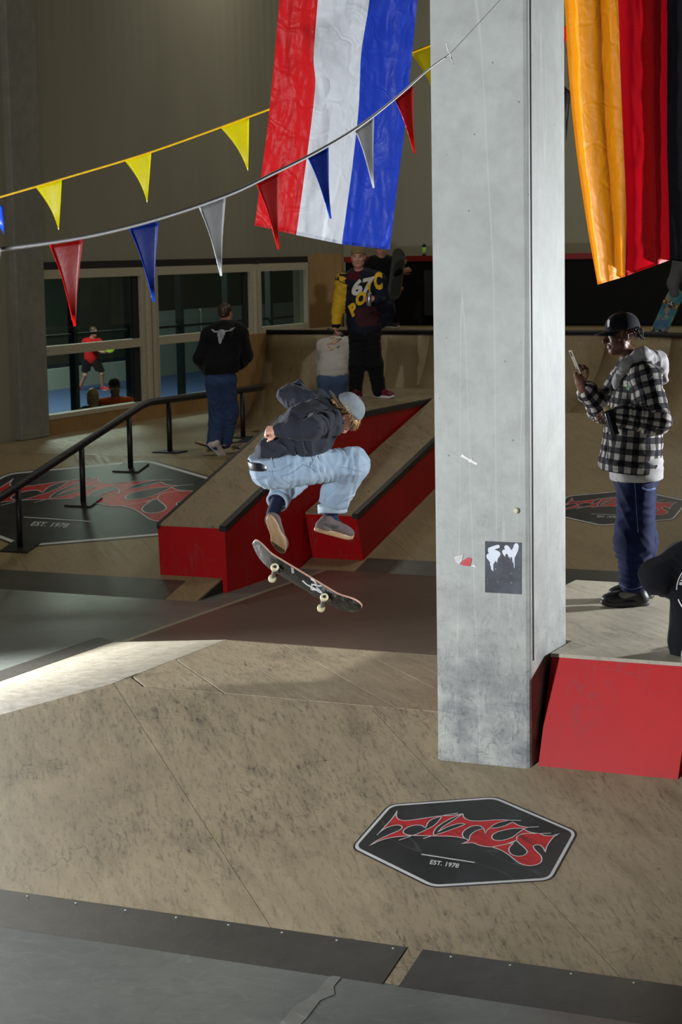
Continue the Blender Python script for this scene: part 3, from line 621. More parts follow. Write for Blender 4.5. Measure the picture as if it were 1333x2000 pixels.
pennant(bd, atY(1100, 165, 12.9), atY(1116, 180, 12.9), atY(1107, 275, 12.9), M['p_blk'], .01, 'black plastic pennant')
b4 = empty('bunting', atY(0, 430, 7.4), 'end of a cord with one blue pennant at the left edge', 'bunting')
MB().tube([atY(-60, 380, 7.4), atY(-5, 405, 7.4)], .004, 6).build('cord', M['dark'], b4)
pennant(b4, atY(-40, 400, 7.4), atY(6, 402, 7.4), atY(8, 458, 7.4), M['p_blue'], .01)
# ------------------------------------------------ flags
def cloth(name, c):
    t = NT(name, .5, .35); v = t.vec((1, 1, 1)); n = t.noise(v, 6, 4, .6)
    t.color(t.mix(t.rng(n, .3, .7), tuple(x*.9 for x in c), c)); 
    cr = t.node('ShaderNodeTexVoronoi', {'Vector': t.noise(v, 3, 2), 'Scale': 9}, feature='F1').outputs['Distance']
    t.bump(t.math('ADD', t.noise(v, 9, 3, .5, .8), t.math('MULTIPLY', cr, .8)), .38, .02)
    t.b.inputs['Sheen Weight'].default_value = .15
    tr = t.node('ShaderNodeBsdfTranslucent'); t.set(tr.inputs[0], (*c, 1)); mx = t.node('ShaderNodeMixShader', {0: .3}); t.set(mx.inputs[1], t.b.outputs[0]); t.set(mx.inputs[2], tr.outputs[0])
    t.set(t.N['Material Output'].inputs[0], mx.outputs[0]); return t.m
def interp(curve, t):
    n = len(curve)-1; s = t*n; i = min(int(s), n-1); f_ = s-i; P = [np.array(curve[k]) for k in (max(i-1, 0), i, i+1, min(i+2, n))]
    a, b, c, d = P; return .5*((2*b)+(-a+c)*f_+(2*a-5*b+4*c-d)*f_*f_+(-a+3*b-3*c+d)*f_**3)
def flag(label, curves, mats, Y, folds, names, crumple=.012, group=None):
    root = empty('flag', atY(*curves[0][0], Y), label, 'flag', group)
    n, m = 70, 26
    ns = len(curves)-1
    for k in range(ns):
        V = []; F = []
        for i in range(n+1):
            t = i/n; L = interp(curves[k], t); R_ = interp(curves[k+1], t)
            for j in range(m+1):
                s = j/m; q = L+(R_-L)*s; S = k+s
                dep = Y+sum(a*math.sin(f1*S+ph+w*t)*(.35+.65*t*g+.65*(1-g)*(1-t)) for (a, f1, ph, w, g) in folds)
                pn = Vector((S*2.2, t*5, .3)); 
                dep += crumple*(abs(mnoise.noise(pn*1.7))*2+abs(mnoise.noise(pn*4+Vector((3, 1, 2))))*.9-1)
                V.append(atY(q[0], q[1], dep))
        for i in range(n):
            for j in range(m): a = i*(m+1)+j; F.append((a, a+1, a+m+2, a+m+1))
        o = mesh(names[k], V, F, mats[k], root, True)
        # stitched hem along the bottom edge
        hm = MB(); hv = []
        for j in range(m+1): b_ = np.array(V[n*(m+1)+j]); b_2 = np.array(V[(n-1)*(m+1)+j]); hv += [b_+np.array([0, -.002, 0]), b_2+np.array([0, -.002, 0])]
        hm.add(hv, [(2*j, 2*j+2, 2*j+3, 2*j+1) for j in range(m)]).build('hem', mats[k], o, True)
    return root
M['f_red'] = cloth('flag_red', srgb(214, 24, 30)); M['f_white'] = cloth('flag_white', srgb(216, 220, 228)); M['f_blue'] = cloth('flag_blue', srgb(30, 62, 186))
M['f_gold'] = cloth('flag_gold', srgb(250, 160, 12)); M['f_red2'] = cloth('flag_red_deep', srgb(222, 12, 34)); M['f_black'] = cloth('flag_black', (.012, .012, .016))
flag('red, white and blue striped flag hanging beside the pillar', [
    [(556, -120), (546, 0), (535, 130), (524, 240), (511, 340), (498, 440)],
    [(628, -120), (621, 0), (613, 110), (616, 170), (602, 290), (579, 459)],
    [(730, -120), (722, 0), (706, 105), (701, 210), (688, 330), (668, 477)],
    [(828, -120), (816, 0), (803, 130), (790, 260), (776, 370), (762, 488)]], [M['f_red'], M['f_white'], M['f_blue']], 12.3,
    [(.035, 2.2, .4, 1.0, 1), (.02, 5.2, 1.2, 2.0, 0), (.008, 9, .2, -2, .5)], ['red_stripe', 'white_stripe', 'blue_stripe'], .016)
flag('gold, red and black striped flag hanging at the upper right', [
    [(1092, -120), (1103, 0), (1112, 150), (1126, 290), (1146, 430), (1168, 556)],
    [(1200, -120), (1208, 0), (1213, 150), (1219, 290), (1224, 420), (1222, 540)],
    [(1300, -120), (1304, 0), (1304, 150), (1304, 290), (1307, 400), (1309, 508)],
    [(1395, -120), (1395, 0), (1395, 150), (1395, 290), (1398, 400), (1400, 520)]], [M['f_gold'], M['f_red2'], M['f_black']], 12.6,
    [(.06, 5.3, 1.6, .6, .3), (.035, 9.7, .3, .5, .2), (.012, 17, .9, -.7, .2)], ['gold_stripe', 'red_stripe', 'black_stripe'], .008)
# ================================================================== FIGURES: implicit-surface modelling
A_ = np.array
def cap(a, b, ra, rb=None, k=.03, lab=0, flat=None, wr=None):
    return ('c', A_(a, float), A_(b, float), ra, ra if rb is None else rb, k, lab, flat, wr)
def ell(c, r, R=None, k=.02, lab=0, sub=False):
    return ('e', A_(c, float), np.eye(3) if R is None else A_(R, float), A_(r, float), k, lab, sub)
def smin(a, b, k):
    h = np.clip(.5+.5*(b-a)/k, 0, 1); return b*(1-h)+a*h-k*h*(1-h)
def pd(p, P):
    if p[0] == 'c':
        _, a, b, ra, rb, k, lab, flat, wr = p; v = b-a; L2 = v@v+1e-12; t = np.clip((P-a)@v/L2, 0, 1); q = P-a-t[:, None]*v
        if flat is not None:
            n, kk = flat; q = q+np.outer(q@n, n)*(1/kk-1)
        d = np.linalg.norm(q, axis=1)-(ra+(rb-ra)*t)
        if flat is not None: d = d*(kk*.6+.4)
        if wr is not None:
            amp, lam, ph = wr; L = math.sqrt(L2); x = A_([v[1], -v[2], v[0]]); x = x-v*(x@v)/L2; x /= np.linalg.norm(x)+1e-9
            s = q@x/(ra+.01); g = np.sin(2*math.pi*L*t/lam+ph+2.6*s+1.6*np.sin(P@A_([13., 11, 17])+ph)); d = d+amp*(np.abs(g)*1.6-.8)*(.45+.55*np.sin(P@A_([19., -14, 8])+2*ph))
        return d
    _, c, R, r, k, lab, sub = p; q = (P-c)@R; w = np.linalg.norm(q/r, axis=1); w2 = np.linalg.norm(q/(r*r), axis=1)+1e-9
    return w*(w-1)/w2
def bound(p):
    if p[0] == 'c': c = (p[1]+p[2])/2; return c, np.linalg.norm(p[1]-p[2])/2+max(p[3], p[4])+p[5]
    return p[1], max(p[3])+p[4]
def fsdf(prims, P, marg):
    d = np.full(len(P), 1.0)
    for p in prims:
        c, R = bound(p); idx = np.nonzero(((P-c)**2).sum(1) < (R+marg)**2)[0]
        if len(idx) == 0: continue
        di = pd(p, P[idx]); k = p[5] if p[0] == 'c' else p[4]
        if p[0] == 'e' and p[6]: d[idx] = -smin(-d[idx], di, k)
        else: d[idx] = smin(d[idx], di, k)
    return d
def surfnet(prims, h, clips=(), disp=None):
    lo = np.min([bound(p)[0]-bound(p)[1] for p in prims], 0)-3*h; hi = np.max([bound(p)[0]+bound(p)[1] for p in prims], 0)+3*h
    S = 4; nb = np.ceil((hi-lo)/(h*S)).astype(int)+1; n = nb*S+1
    def full(P, m):
        d = fsdf(prims, P, m)
        if disp is not None: d = d+disp(P)
        for c in clips:
            e = (P-c[0])@c[1]
            d = np.maximum(d, e) if len(c) < 3 else np.where(((P-c[0])**2).sum(1) < c[2]**2, np.maximum(d, e), d)
        return d
    gx = np.stack(np.meshgrid(*[np.arange(k) for k in nb], indexing='ij'), -1).reshape(-1, 3)
    dc = full(lo+(gx*S+S/2)*h, 10*h+.02); act = gx[np.abs(dc) < S*h*1.25+.012]
    off = np.stack(np.meshgrid(*[np.arange(S+1)]*3, indexing='ij'), -1).reshape(-1, 3)
    D = np.full(n, 1.0, np.float32)
    idx = (act[:, None, :]*S+off[None]).reshape(-1, 3); flat = np.unique((idx[:, 0]*n[1]+idx[:, 1])*n[2]+idx[:, 2])
    ii = np.stack(np.unravel_index(flat, n), -1)
    D.reshape(-1)[flat] = full(lo+ii*h, 3*h+.01)
    ok = np.zeros(n, bool); ok.reshape(-1)[flat] = True
    neg = D < 0
    cn = np.zeros(n-1, np.int8); allok = np.ones(n-1, bool)
    for dx in (0, 1):
        for dy in (0, 1):
            for dz in (0, 1):
                sl = (slice(dx, n[0]-1+dx), slice(dy, n[1]-1+dy), slice(dz, n[2]-1+dz)); cn += neg[sl]; allok &= ok[sl]
    cells = np.argwhere((cn > 0) & (cn < 8) & allok)
    vid = np.full(n-1, -1, np.int64); vid[tuple(cells.T)] = np.arange(len(cells))
    acc = np.zeros((len(cells), 3)); cnt = np.zeros(len(cells))
    cor = A_([(0, 0, 0), (1, 0, 0), (0, 1, 0), (1, 1, 0), (0, 0, 1), (1, 0, 1), (0, 1, 1), (1, 1, 1)])
    for i, j in ((0, 1), (2, 3), (4, 5), (6, 7), (0, 2), (1, 3), (4, 6), (5, 7), (0, 4), (1, 5), (2, 6), (3, 7)):
        a = D[tuple((cells+cor[i]).T)]; b = D[tuple((cells+cor[j]).T)]; m = (a < 0) != (b < 0)
        t = np.where(m, a/(a-b+1e-12), 0)[:, None]; acc += np.where(m[:, None], cor[i]+(cor[j]-cor[i])*t, 0); cnt += m
    V = lo+(cells+acc/cnt[:, None])*h
    Fs = []
    for ax in range(3):
        u, w = (ax+1) % 3, (ax+2) % 3
        sa = [slice(None)]*3; sb = [slice(None)]*3; sa[ax] = slice(0, n[ax]-1); sb[ax] = slice(1, n[ax])
        a, b = neg[tuple(sa)], neg[tuple(sb)]; e = np.argwhere(a != b)
        e = e[(e[:, u] > 0) & (e[:, w] > 0) & (e[:, u] < n[u]-1) & (e[:, w] < n[w]-1)]
        q = []
        for du, dw in ((0, 0), (1, 0), (1, 1), (0, 1)):
            c = e.copy(); c[:, u] -= du; c[:, w] -= dw; q.append(vid[tuple(c.T)])
        q = np.stack(q, 1); s = a[tuple(e.T)]
        q[~s] = q[~s][:, ::-1]; Fs.append(q[(q >= 0).all(1)])
    return V, np.concatenate(Fs)
def np_mesh(name, V, F, mat, parent, attrs=None):
    me = bpy.data.meshes.new(name); me.vertices.add(len(V)); me.vertices.foreach_set('co', V.astype(np.float32).ravel())
    me.loops.add(F.size); me.loops.foreach_set('vertex_index', F.astype(np.int32).ravel()); me.polygons.add(len(F))
    me.polygons.foreach_set('loop_start', np.arange(0, F.size, F.shape[1], dtype=np.int32)); me.update(calc_edges=True); me.validate()
    for k, (ty, val) in (attrs or {}).items():
        at = me.attributes.new(k, ty, 'POINT'); at.data.foreach_set('color' if ty == 'FLOAT_COLOR' else 'vector', val.astype(np.float32).ravel())
    return link(name, me, mat, parent, True)
def relax(V, F, it, lam=.5):
    if it <= 0: return V
    E = np.concatenate([F[:, [0, 1]], F[:, [1, 2]], F[:, [2, 3]], F[:, [3, 0]]]); E = np.concatenate([E, E[:, ::-1]])
    c = np.bincount(E[:, 0], minlength=len(V)).astype(float)+1e-9
    for _ in range(it):
        s = np.stack([np.bincount(E[:, 0], V[E[:, 1], k], len(V)) for k in range(3)], 1)/c[:, None]; V = V+lam*(s-V)
    return V
def nearest(prims, V):
    return np.argmin(np.stack([pd(p, V) if not (p[0] == 'e' and p[6]) else np.full(len(V), 9.) for p in prims]), 0)
def biggest(V, F):
    lab = np.arange(len(V)); E = np.concatenate([F[:, [0, 1]], F[:, [1, 2]], F[:, [2, 3]], F[:, [3, 0]]])
    while True:
        m = np.minimum(lab[E[:, 0]], lab[E[:, 1]]); new = lab.copy(); np.minimum.at(new, E[:, 0], m); np.minimum.at(new, E[:, 1], m); new = new[new]
        if (new == lab).all(): break
        lab = new
    keep = lab == np.bincount(lab).argmax(); ix = np.cumsum(keep)-1; return V[keep], ix[F[keep[F[:, 0]]]]
def build_sdf(name, prims, h, mat, parent, clips=(), disp=None, colf=None, uvw=False, rl=1):
    V, F = surfnet(prims, h, clips, disp)
    if any(len(c) > 2 for c in clips): V, F = biggest(V, F)
    V = relax(V, F, rl); at = {}
    if colf is not None:
        c = colf(V, nearest(prims, V)); at['Col'] = ('FLOAT_COLOR', np.concatenate([c, np.ones((len(V), 1))], 1))
    if uvw:
        nr = nearest(prims, V); U = np.zeros((len(V), 3))
        for i, p in enumerate(prims):
            m = nr == i
            if not m.any(): continue
            if p[0] == 'c':
                v = p[2]-p[1]; L = np.linalg.norm(v); v = v/L; q = V[m]-p[1]; t = q@v; q = q-np.outer(t, v)
                x = A_([1., 0, 0]) if abs(v[0]) < .8 else A_([0, 1., 0]); x = unit(x-v*(x@v)); y = np.cross(v, x)
                U[m, 0] = np.arctan2(q@y, q@x)*(p[3]+p[4])/2; U[m, 1] = t
            else: U[m, 0] = V[m, 0]+V[m, 1]*.5; U[m, 1] = -V[m, 2]
        at['puv'] = ('FLOAT_VECTOR', U)
    return np_mesh(name, V, F, mat, parent, at)
def wrinkle(amp, lam, seed=0, dirs=3):
    rs = np.random.RandomState(seed); K = [unit(rs.normal(size=3))*2*math.pi/(lam*(1+.5*i)) for i in range(dirs)]; K2 = [unit(rs.normal(size=3))*2*math.pi/(lam*2.6) for i in range(dirs)]; ph = rs.uniform(0, 6, dirs)
    def f(P):
        d = 0
        for i in range(dirs): d = d+(np.abs(np.sin(P@K[i]*.5+ph[i]+1.6*np.sin(P@K2[i]+ph[i]*2)))-.6)*amp/(1+.3*i)
        return d
    return f
# ---- anatomy
def head_prims(c, up, fwd, s=1.0):
    up = unit(up); fwd = unit(A_(fwd)-up*np.dot(fwd, up)); rt = np.cross(fwd, up); R = np.stack([rt, fwd, up], 1)
    def T(x, y, z): return A_(c)+R@A_([x, y, z])*s
    p = [ell(T(0, -.012, .038), A_([.074, .094, .082])*s, R, .02, 1), ell(T(0, .024, -.035), A_([.058, .066, .078])*s, R, .03, 1),
         ell(T(0, .066, -.094), A_([.026, .022, .020])*s, R, .025, 1), cap(T(-.035, .078, .026), T(.035, .078, .026), .014*s, None, .02, 1)]
    for e in (-1, 1):
        p += [ell(T(e*.042, .052, -.022), A_([.026, .03, .028])*s, R, .02, 1), cap(T(e*.05, .01, -.06), T(e*.022, .06, -.088), .022*s, .018*s, .025, 1)]
        p += [ell(T(e*.031, .101, .004), A_([.017, .016, .012])*s, R, .012, 1, True), ell(T(e*.031, .078, .004), A_([.0135]*3)*s, R, .003, 3),
              ell(T(e*.078, -.008, -.004), A_([.010, .022, .032])*s, R, .008, 4), ell(T(e*.084, -.004, -.002), A_([.006, .012, .02])*s, R, .005, 4, True)]
    p += [cap(T(0, .088, .018), T(0, .112, -.026), .009*s, .0135*s, .012, 1), ell(T(.011, .102, -.030), A_([.009, .011, .008])*s, R, .006, 1), ell(T(-.011, .102, -.030), A_([.009, .011, .008])*s, R, .006, 1),
          cap(T(-.019, .086, -.055), T(.019, .086, -.055), .0075*s, None, .006, 2), cap(T(-.016, .086, -.067), T(.016, .086, -.067), .0085*s, None, .006, 2), cap(T(0, .092, -.055), T(0, .091, -.067), .006*s, None, .006, 2)]
    return p, (A_(c), R, s, T)
def hand_prims(w, d, pn, side, curl=(.5, .6, .4), s=1.0, thumb=(.5, .5), spread=.05, lab=5):
    d = unit(d); pn = unit(A_(pn)-d*np.dot(pn, d)); th = np.cross(d, pn)*(1 if side == 'R' else -1); w = A_(w)
    def T(x, y, z): return w+(th*x+pn*y+d*z)*s
    p = [cap(T(.018, 0, .03), T(.024, 0, .088), .017*s, .014*s, .014, lab), cap(T(-.002, 0, .02), T(.002, 0, .09), .018*s, .0145*s, .014, lab), cap(T(-.018, 0, .03), T(-.022, 0, .082), .016*s, .0125*s, .014, lab), cap(T(0, 0, -.03), T(0, 0, .03), .024*s, .024*s, .02, lab)]
    for i, (x, z, L, r) in enumerate(((.029, .092, 1.0, .0090), (.010, .096, 1.1, .0092), (-.009, .092, 1.02, .0088), (-.026, .084, .82, .0078))):
        b = T(x, 0, z); a = 0.; q = b; xx = th*spread*(1.5-i)
        for L_, cu in zip((.044*L, .028*L, .022*L), curl):
            a += cu; v = unit(d*math.cos(a)+pn*math.sin(a)+xx*math.cos(a)); q2 = q+v*L_*s; p.append(cap(q, q2, r*s, r*.92*s, .004, lab)); q = q2
    b = T(.026, .006, .028); v1 = unit(th*math.cos(thumb[0])*.9+d*.75+pn*math.sin(thumb[0])); q = b+v1*.045*s; v2 = unit(v1*.5+d*.8+pn*math.sin(thumb[1])-th*.3); q2 = q+v2*.032*s; v3 = unit(v2+pn*thumb[1]*.6-th*.2); q3 = q2+v3*.024*s
    p += [cap(b, q, .014*s, .011*s, .012, lab), cap(q, q2, .0105*s, .0095*s, .004, lab), cap(q2, q3, .0095*s, .008*s, .004, lab)]
    return p
def attr_mat(name, rough=.6, spec=.4, sss=0., bump=0., bs=200, mul=1.):
    t = NT(name, rough, spec); a = t.attr('Col').outputs['Color']; n = t.noise(t.vec(), 25, 3)
    t.color(t.mix(.12, a, t.mix(n, (0, 0, 0), (1, 1, 1)), 'OVERLAY'))
    if sss:
        t.b.inputs['Subsurface Weight'].default_value = sss; t.b.inputs['Subsurface Radius'].default_value = (.02, .008, .004); t.b.inputs['Subsurface Scale'].default_value = .4
    if bump: t.bump(t.noise(t.vec(), bs, 3), bump, .002)
    return t.m
M['skin'] = attr_mat('skin', .5, .4, .12)
M['vcol'] = attr_mat('painted_cloth', .75, .2, 0, .25, 260)
def fabric(name, c, var=.15, scale=5, weave=420, rough=.85, bump=.25, wear=None):
    t = NT(name, rough, .15); v = t.vec(); n = t.noise(v, scale, 4, .6)
    col = t.mix(t.rng(n, .3, .7), tuple(x*(1-var) for x in c), tuple(min(1, x*(1+var)) for x in c))
    if wear: col = t.mix(t.rng(t.noise(v, scale*.8, 3), .45, .75, 0, .6), col, wear)
    t.color(col); t.b.inputs['Sheen Weight'].default_value = .06
    t.bump(t.math('ADD', t.noise(v, weave, 2), t.math('MULTIPLY', t.noise(v, 26, 4, .6, .6), 2.2)), bump, .004); return t.m
def skincol(c, lipc, hairc, H, stub=0.):
    hc, R, s, T = H; c = A_(c)
    def f(V, nr_lab):
        col = np.tile(c, (len(V), 1)); q = ((V-hc)@R)/s; x, y, z = np.abs(q[:, 0]), q[:, 1], q[:, 2]; hd = (np.abs(q) < .14).all(1)
        lp = hd & (np.abs(z+.061) < .0115) & (x < .022) & (y > .08); col[lp] = lipc
        br = hd & (np.abs(z-.030+.12*(x-.03)) < .006) & (x > .012) & (x < .052) & (y > .055); col[br] = hairc
        de = np.sqrt((x-.031)**2+(y-.078)**2+(z-.004)**2); ey = hd & (de < .0150) & (y > .079); col[ey] = (.62, .58, .55)
        col[hd & ey & (np.hypot(x-.031, z-.004) < .0062)] = (.02, .012, .008); col[hd & (y > .07) & (np.abs(z-.0135+.3*(x-.031)**2/.015) < .0025) & (np.abs(x-.031) < .016)] = (.03, .02, .015)
        if stub:
            m = hd & (z < -.035) & (y > -.01) & ~lp; col[m] = col[m]*(1-stub)+A_(hairc)*stub
        return col
    return f
def limb(J, a, b): return A_(J[a]), A_(J[b])
def shoe(parent, heel, toe, up, mats, L=None, wdt=.105, lace=True, name='shoe', hi=1.0):
    """heel/toe = ground contact ends of the sole"""
    heel = A_(heel); toe = A_(toe); y = unit(toe-heel); up = unit(A_(up)-y*np.dot(up, y)); x = np.cross(y, up); L = L or np.linalg.norm(toe-heel); R = np.stack([x, y, up], 1); k = L/.29; wk = wdt/.105
    T = lambda a, b, c: heel+R@(A_([a*wk, b, c])*k)
    pr = [ell(T(0, .235, .048), A_([.044*wk, .055, .034])*k, R, .02), cap(T(0, .20, .05), T(0, .09, .075), .040*k*wk, .040*k*wk, .03), cap(T(0, .055, .045), T(0, .062, .10*hi), .040*k*wk, .038*k*wk, .02), ell(T(0, .055, .04), A_([.042*wk, .055, .045])*k, R, .02)]
    up_o = build_sdf(name, pr, .0055 if L > .2 else .008, mats[0], parent, clips=[(T(0, 0, .024), -up)], rl=2)
    n = 26; out = []
    for i in range(n):
        a = 2*math.pi*i/n; yy = math.sin(a); xx = math.cos(a); w = .049 if yy > 0 else .041
        w *= (1-.18*math.exp(-((yy+.15)/.3)**2)); out.append((xx*w, .145+yy*.147+.004*(yy > .9)))
    V = []; 
    for (sc_, z) in ((.95, 0), (1.0, .006), (1.0, .026), (.95, .032)): V += [T(px*sc_, (py-.145)*sc_+.145, z+.012*max(0, (py-.22)/.07)**2) for px, py in out]
    F = [tuple(range(n-1, -1, -1)), tuple(range(3*n, 4*n))]+[(r*n+i, r*n+(i+1) % n, (r+1)*n+(i+1) % n, (r+1)*n+i) for r in range(3) for i in range(n)]
    mesh('sole', V, F, mats[1], up_o, True)
    if lace:
        lm = MB()
        for j in range(5): yb = .115+j*.022; zb = .115-j*.012; lm.tube([T(-.022, yb, zb-.012), T(-.008, yb+.004, zb+.004), T(.008, yb-.002, zb+.004), T(.022, yb+.004, zb-.012)], .0028*k, 5)
        lm.build('laces', mats[2], up_o, True)
    return up_o
def body_core(J, hands, heads, r=1.0, legs=True, feet=True):
    """thin continuous body under the clothes"""
    p = list(heads)
    nk = A_(J['neck']); p += [cap(J['headbase'], nk, .052*r, .058*r, .03, 1), cap(nk, J['chest'], .075*r, .095*r, .04, 0), cap(J['chest'], J['pel'], .09*r, .08*r, .05, 0)]
    for s in 'RL':
        if 'sh'+s in J:
            p += [cap(nk, J['sh'+s], .05, .045, .03, 0), cap(J['sh'+s], J['el'+s], .042, .035, .02, 0), cap(J['el'+s], J['wr'+s], .036, .026, .02, 5)]
        if legs and 'hip'+s in J:
            p += [cap(J['pel'], J['hip'+s], .07, .068, .03, 0), cap(J['hip'+s], J['kn'+s], .066, .05, .03, 0), cap(J['kn'+s], J['an'+s], .05, .036, .02, 0)]
    return p+hands
# ================================================================== figure helpers: decals, caps, hair
from mathutils.bvhtree import BVHTree
from mathutils.geometry import tessellate_polygon
def bvh_of(*objs):
    V = []; F = []
    for o in objs:
        n = len(V); q = o; L = Vector((0, 0, 0))
        while q is not None: L += q.location; q = q.parent
        V += [v.co+L for v in o.data.vertices]; F += [tuple(i+n for i in p.vertices) for p in o.data.polygons]
    return BVHTree.FromPolygons(V, F)
def hit(bv, x, y):
    d = Vector(ray(x, y)).normalized(); loc, nr, i, dist = bv.ray_cast(Vector(CC), d, 100)
    return (A_(loc), A_(nr)) if loc is not None else (None, None)
def decal(bv, polys, mat, name, parent, lift=.003, step=3.0):
    """flat print: polygons given as outlines, draped onto the cloth they are printed on"""
    mb = MB()
    for P in polys:
        T = tessellate_polygon([[Vector((x, y, 0)) for x, y in P]])
        tris = [[A_(P[i], float) for i in t] for t in T]
        for _ in range(5):
            new = []
            for t in tris:
                L = [np.linalg.norm(t[i]-t[(i+1) % 3]) for i in range(3)]; k = int(np.argmax(L))
                if L[k] > step: m = (t[k]+t[(k+1) % 3])/2; new += [[t[k], m, t[(k+2) % 3]], [m, t[(k+1) % 3], t[(k+2) % 3]]]
                else: new.append(t)
            tris = new
        idx = {}; V = []; F = []
        for t in tris:
            f = []
            for q in t:
                key = (round(q[0], 2), round(q[1], 2))
                if key not in idx:
                    l, n = hit(bv, *q); idx[key] = len(V) if l is not None else -1
                    if l is not None: V.append(l-unit(ray(*q))*lift)
                f.append(idx[key])
            if min(f) >= 0:
                zs = [np.dot(V[i]-CC, CF) for i in f]
                if max(zs)-min(zs) < .08: F.append(tuple(f))
        mb.add(V, F)
    return mb.build(name, mat, parent, True)
def stitch(bv, lines, mat, name, parent, r=.0018, lift=.001):
    mb = MB()
    for P in lines:
        pts = []
        for x, y in bez(P, max(6, len(P)*5)):
            l, n = hit(bv, x, y)
            if l is not None: pts.append(l-unit(ray(x, y))*lift)
        if len(pts) > 2: mb.tube(pts, r, 5)
    o = mb.build(name, mat, parent, True)
    if len(lines) > 1: o['kind'] = 'stuff'
    return o
def glyphs(text, O, X, Yv, bold=.03, shear=0.):
    cu = bpy.data.curves.new('t', 'FONT'); cu.body = text; cu.offset = bold; cu.resolution_u = 3; cu.shear = shear; cu.fill_mode = 'NONE' if False else 'BOTH'; cu.dimensions = '2D'
    o = bpy.data.objects.new('t', cu); COL.objects.link(o); bpy.context.view_layer.update()
    me = bpy.data.meshes.new_from_object(o.evaluated_get(bpy.context.evaluated_depsgraph_get())); bpy.data.objects.remove(o)
    V = np.array([v.co[:2] for v in me.vertices]); lo, hi = V.min(0), V.max(0); O, X, Yv = map(A_, (O, X, Yv))
    P = [O+X*(v[0]-lo[0])/(hi[0]-lo[0])+Yv*(v[1]-lo[1])/(hi[1]-lo[1]) for v in V]
    return [[tuple(P[i]) for i in p.vertices] for p in me.polygons]
def cap_hat(parent, H, mat, mat_bill, back=False, tilt=0., name='cap', s=1.0, button=True, billmat2=None):
    hc, R, hs, T0 = H; s = s*hs; ct, st_ = math.cos(tilt), math.sin(tilt)
    def T(x, y, z): y, z = (y*ct-z*st_), (y*st_+z*ct); return hc+R@A_([x, y, z])*s
    V = []; n, m = 32, 10
    for i in range(m+1):
        t = i/m*math.pi/2
        for k in range(n):
            a = 2*math.pi*k/n; seam = 1+.012*math.cos(6*a); r = math.cos(t)**.8*seam
            V.append(T(.083*r*math.cos(a), -.012+.106*r*math.sin(a), .035+.098*math.sin(t)**.95+(.004*math.sin(a) if i == 0 else 0)))
    F = [(i*n+k, i*n+(k+1) % n, (i+1)*n+(k+1) % n, (i+1)*n+k) for i in range(m) for k in range(n)]
    cr = mesh(name, V, F, mat, parent, True); so = cr.modifiers.new('solid', 'SOLIDIFY'); so.thickness = .004
    sg = -1 if back else 1; V = []; n = 14; m = 6
    for i in range(m+1):
        v = i/m
        for k in range(n+1):
            u = -1+2*k/n; x = u*.078*(1-.10*v); ye = math.sqrt(max(0, 1-(u*.93)**2)); y = sg*(.094*ye+.075*v*(.35+.65*ye)*1.0)-.012; z = .036-.016*u*u*(.5+.5*v)-.012*v
            V.append(T(x, y, z))
    F = [(i*(n+1)+k, i*(n+1)+k+1, (i+1)*(n+1)+k+1, (i+1)*(n+1)+k) for i in range(m) for k in range(n)]
    bl_ = mesh('bill', V, F, mat_bill, cr, True); so = bl_.modifiers.new('solid', 'SOLIDIFY'); so.thickness = .005
    if button: MB().lathe([(.0, 0), (.008, 0), (.007, .004), (0, .006)], frame(T(0, -.012, .132), R[:, 0], R[:, 1], R[:, 2]), 10).build('button', mat, cr, True)
    return cr
def strands(parent, roots, mat, name='hair', r=.006, n=6):
    """roots: list of (start, dir, length, droop vec)"""
    mb = MB()
    for (p, d, L, g, rr) in roots:
        pts = []; q = A_(p, float); d = unit(d)
        for i in range(n): pts.append(q.copy()); d = unit(d+A_(g)*(.35)); q = q+d*L/n
        mb.tube(pts, [rr*(1-.8*(i/(n-1))**1.5) for i in range(n)], 5)
    return mb.build(name, mat, parent, True)
def hairmat(name, c, c2):
    t = NT(name, .45, .5); n = t.noise(t.vec(), 60, 3); t.color(t.mix(t.rng(n, .35, .65), c, c2)); return t.m
M['denim_light'] = fabric('denim_light', srgb(142, 163, 184), .14, 7, 500, .8, .32, srgb(184, 200, 214))
M['denim_dark'] = fabric('denim_dark', srgb(16, 25, 62), .25, 5, 500, .8, .22, srgb(28, 42, 96))
M['denim_mid'] = fabric('denim_mid', srgb(48, 66, 100), .15, 5, 500, .8, .2)
M['denim_far'] = fabric('denim_far', srgb(72, 92, 122), .12, 5, 500, .8, .2)
M['charcoal'] = fabric('charcoal_cotton', srgb(46, 49, 58), .18, 5, 500, .85, .25)
M['navyblack'] = fabric('black_cotton', srgb(17, 18, 23), .2, 5, 500, .85, .25)
M['pureblack'] = fabric('black_jersey', (.006, .006, .007), .2, 5, 500, .9, .25)
M['grey_cotton'] = fabric('grey_cotton', srgb(165, 163, 165), .1, 5, 500, .85, .2)
M['white_cotton'] = fabric('white_cotton', srgb(196, 190, 184), .06, 5, 500, .85, .2)
M['stitch_w'] = simple('pale_thread', srgb(190, 200, 210), .7); M['stitch_d'] = simple('dark_thread', srgb(62, 84, 116), .7)
M['leather'] = simple('black_leather', (.012, .012, .016), .28)
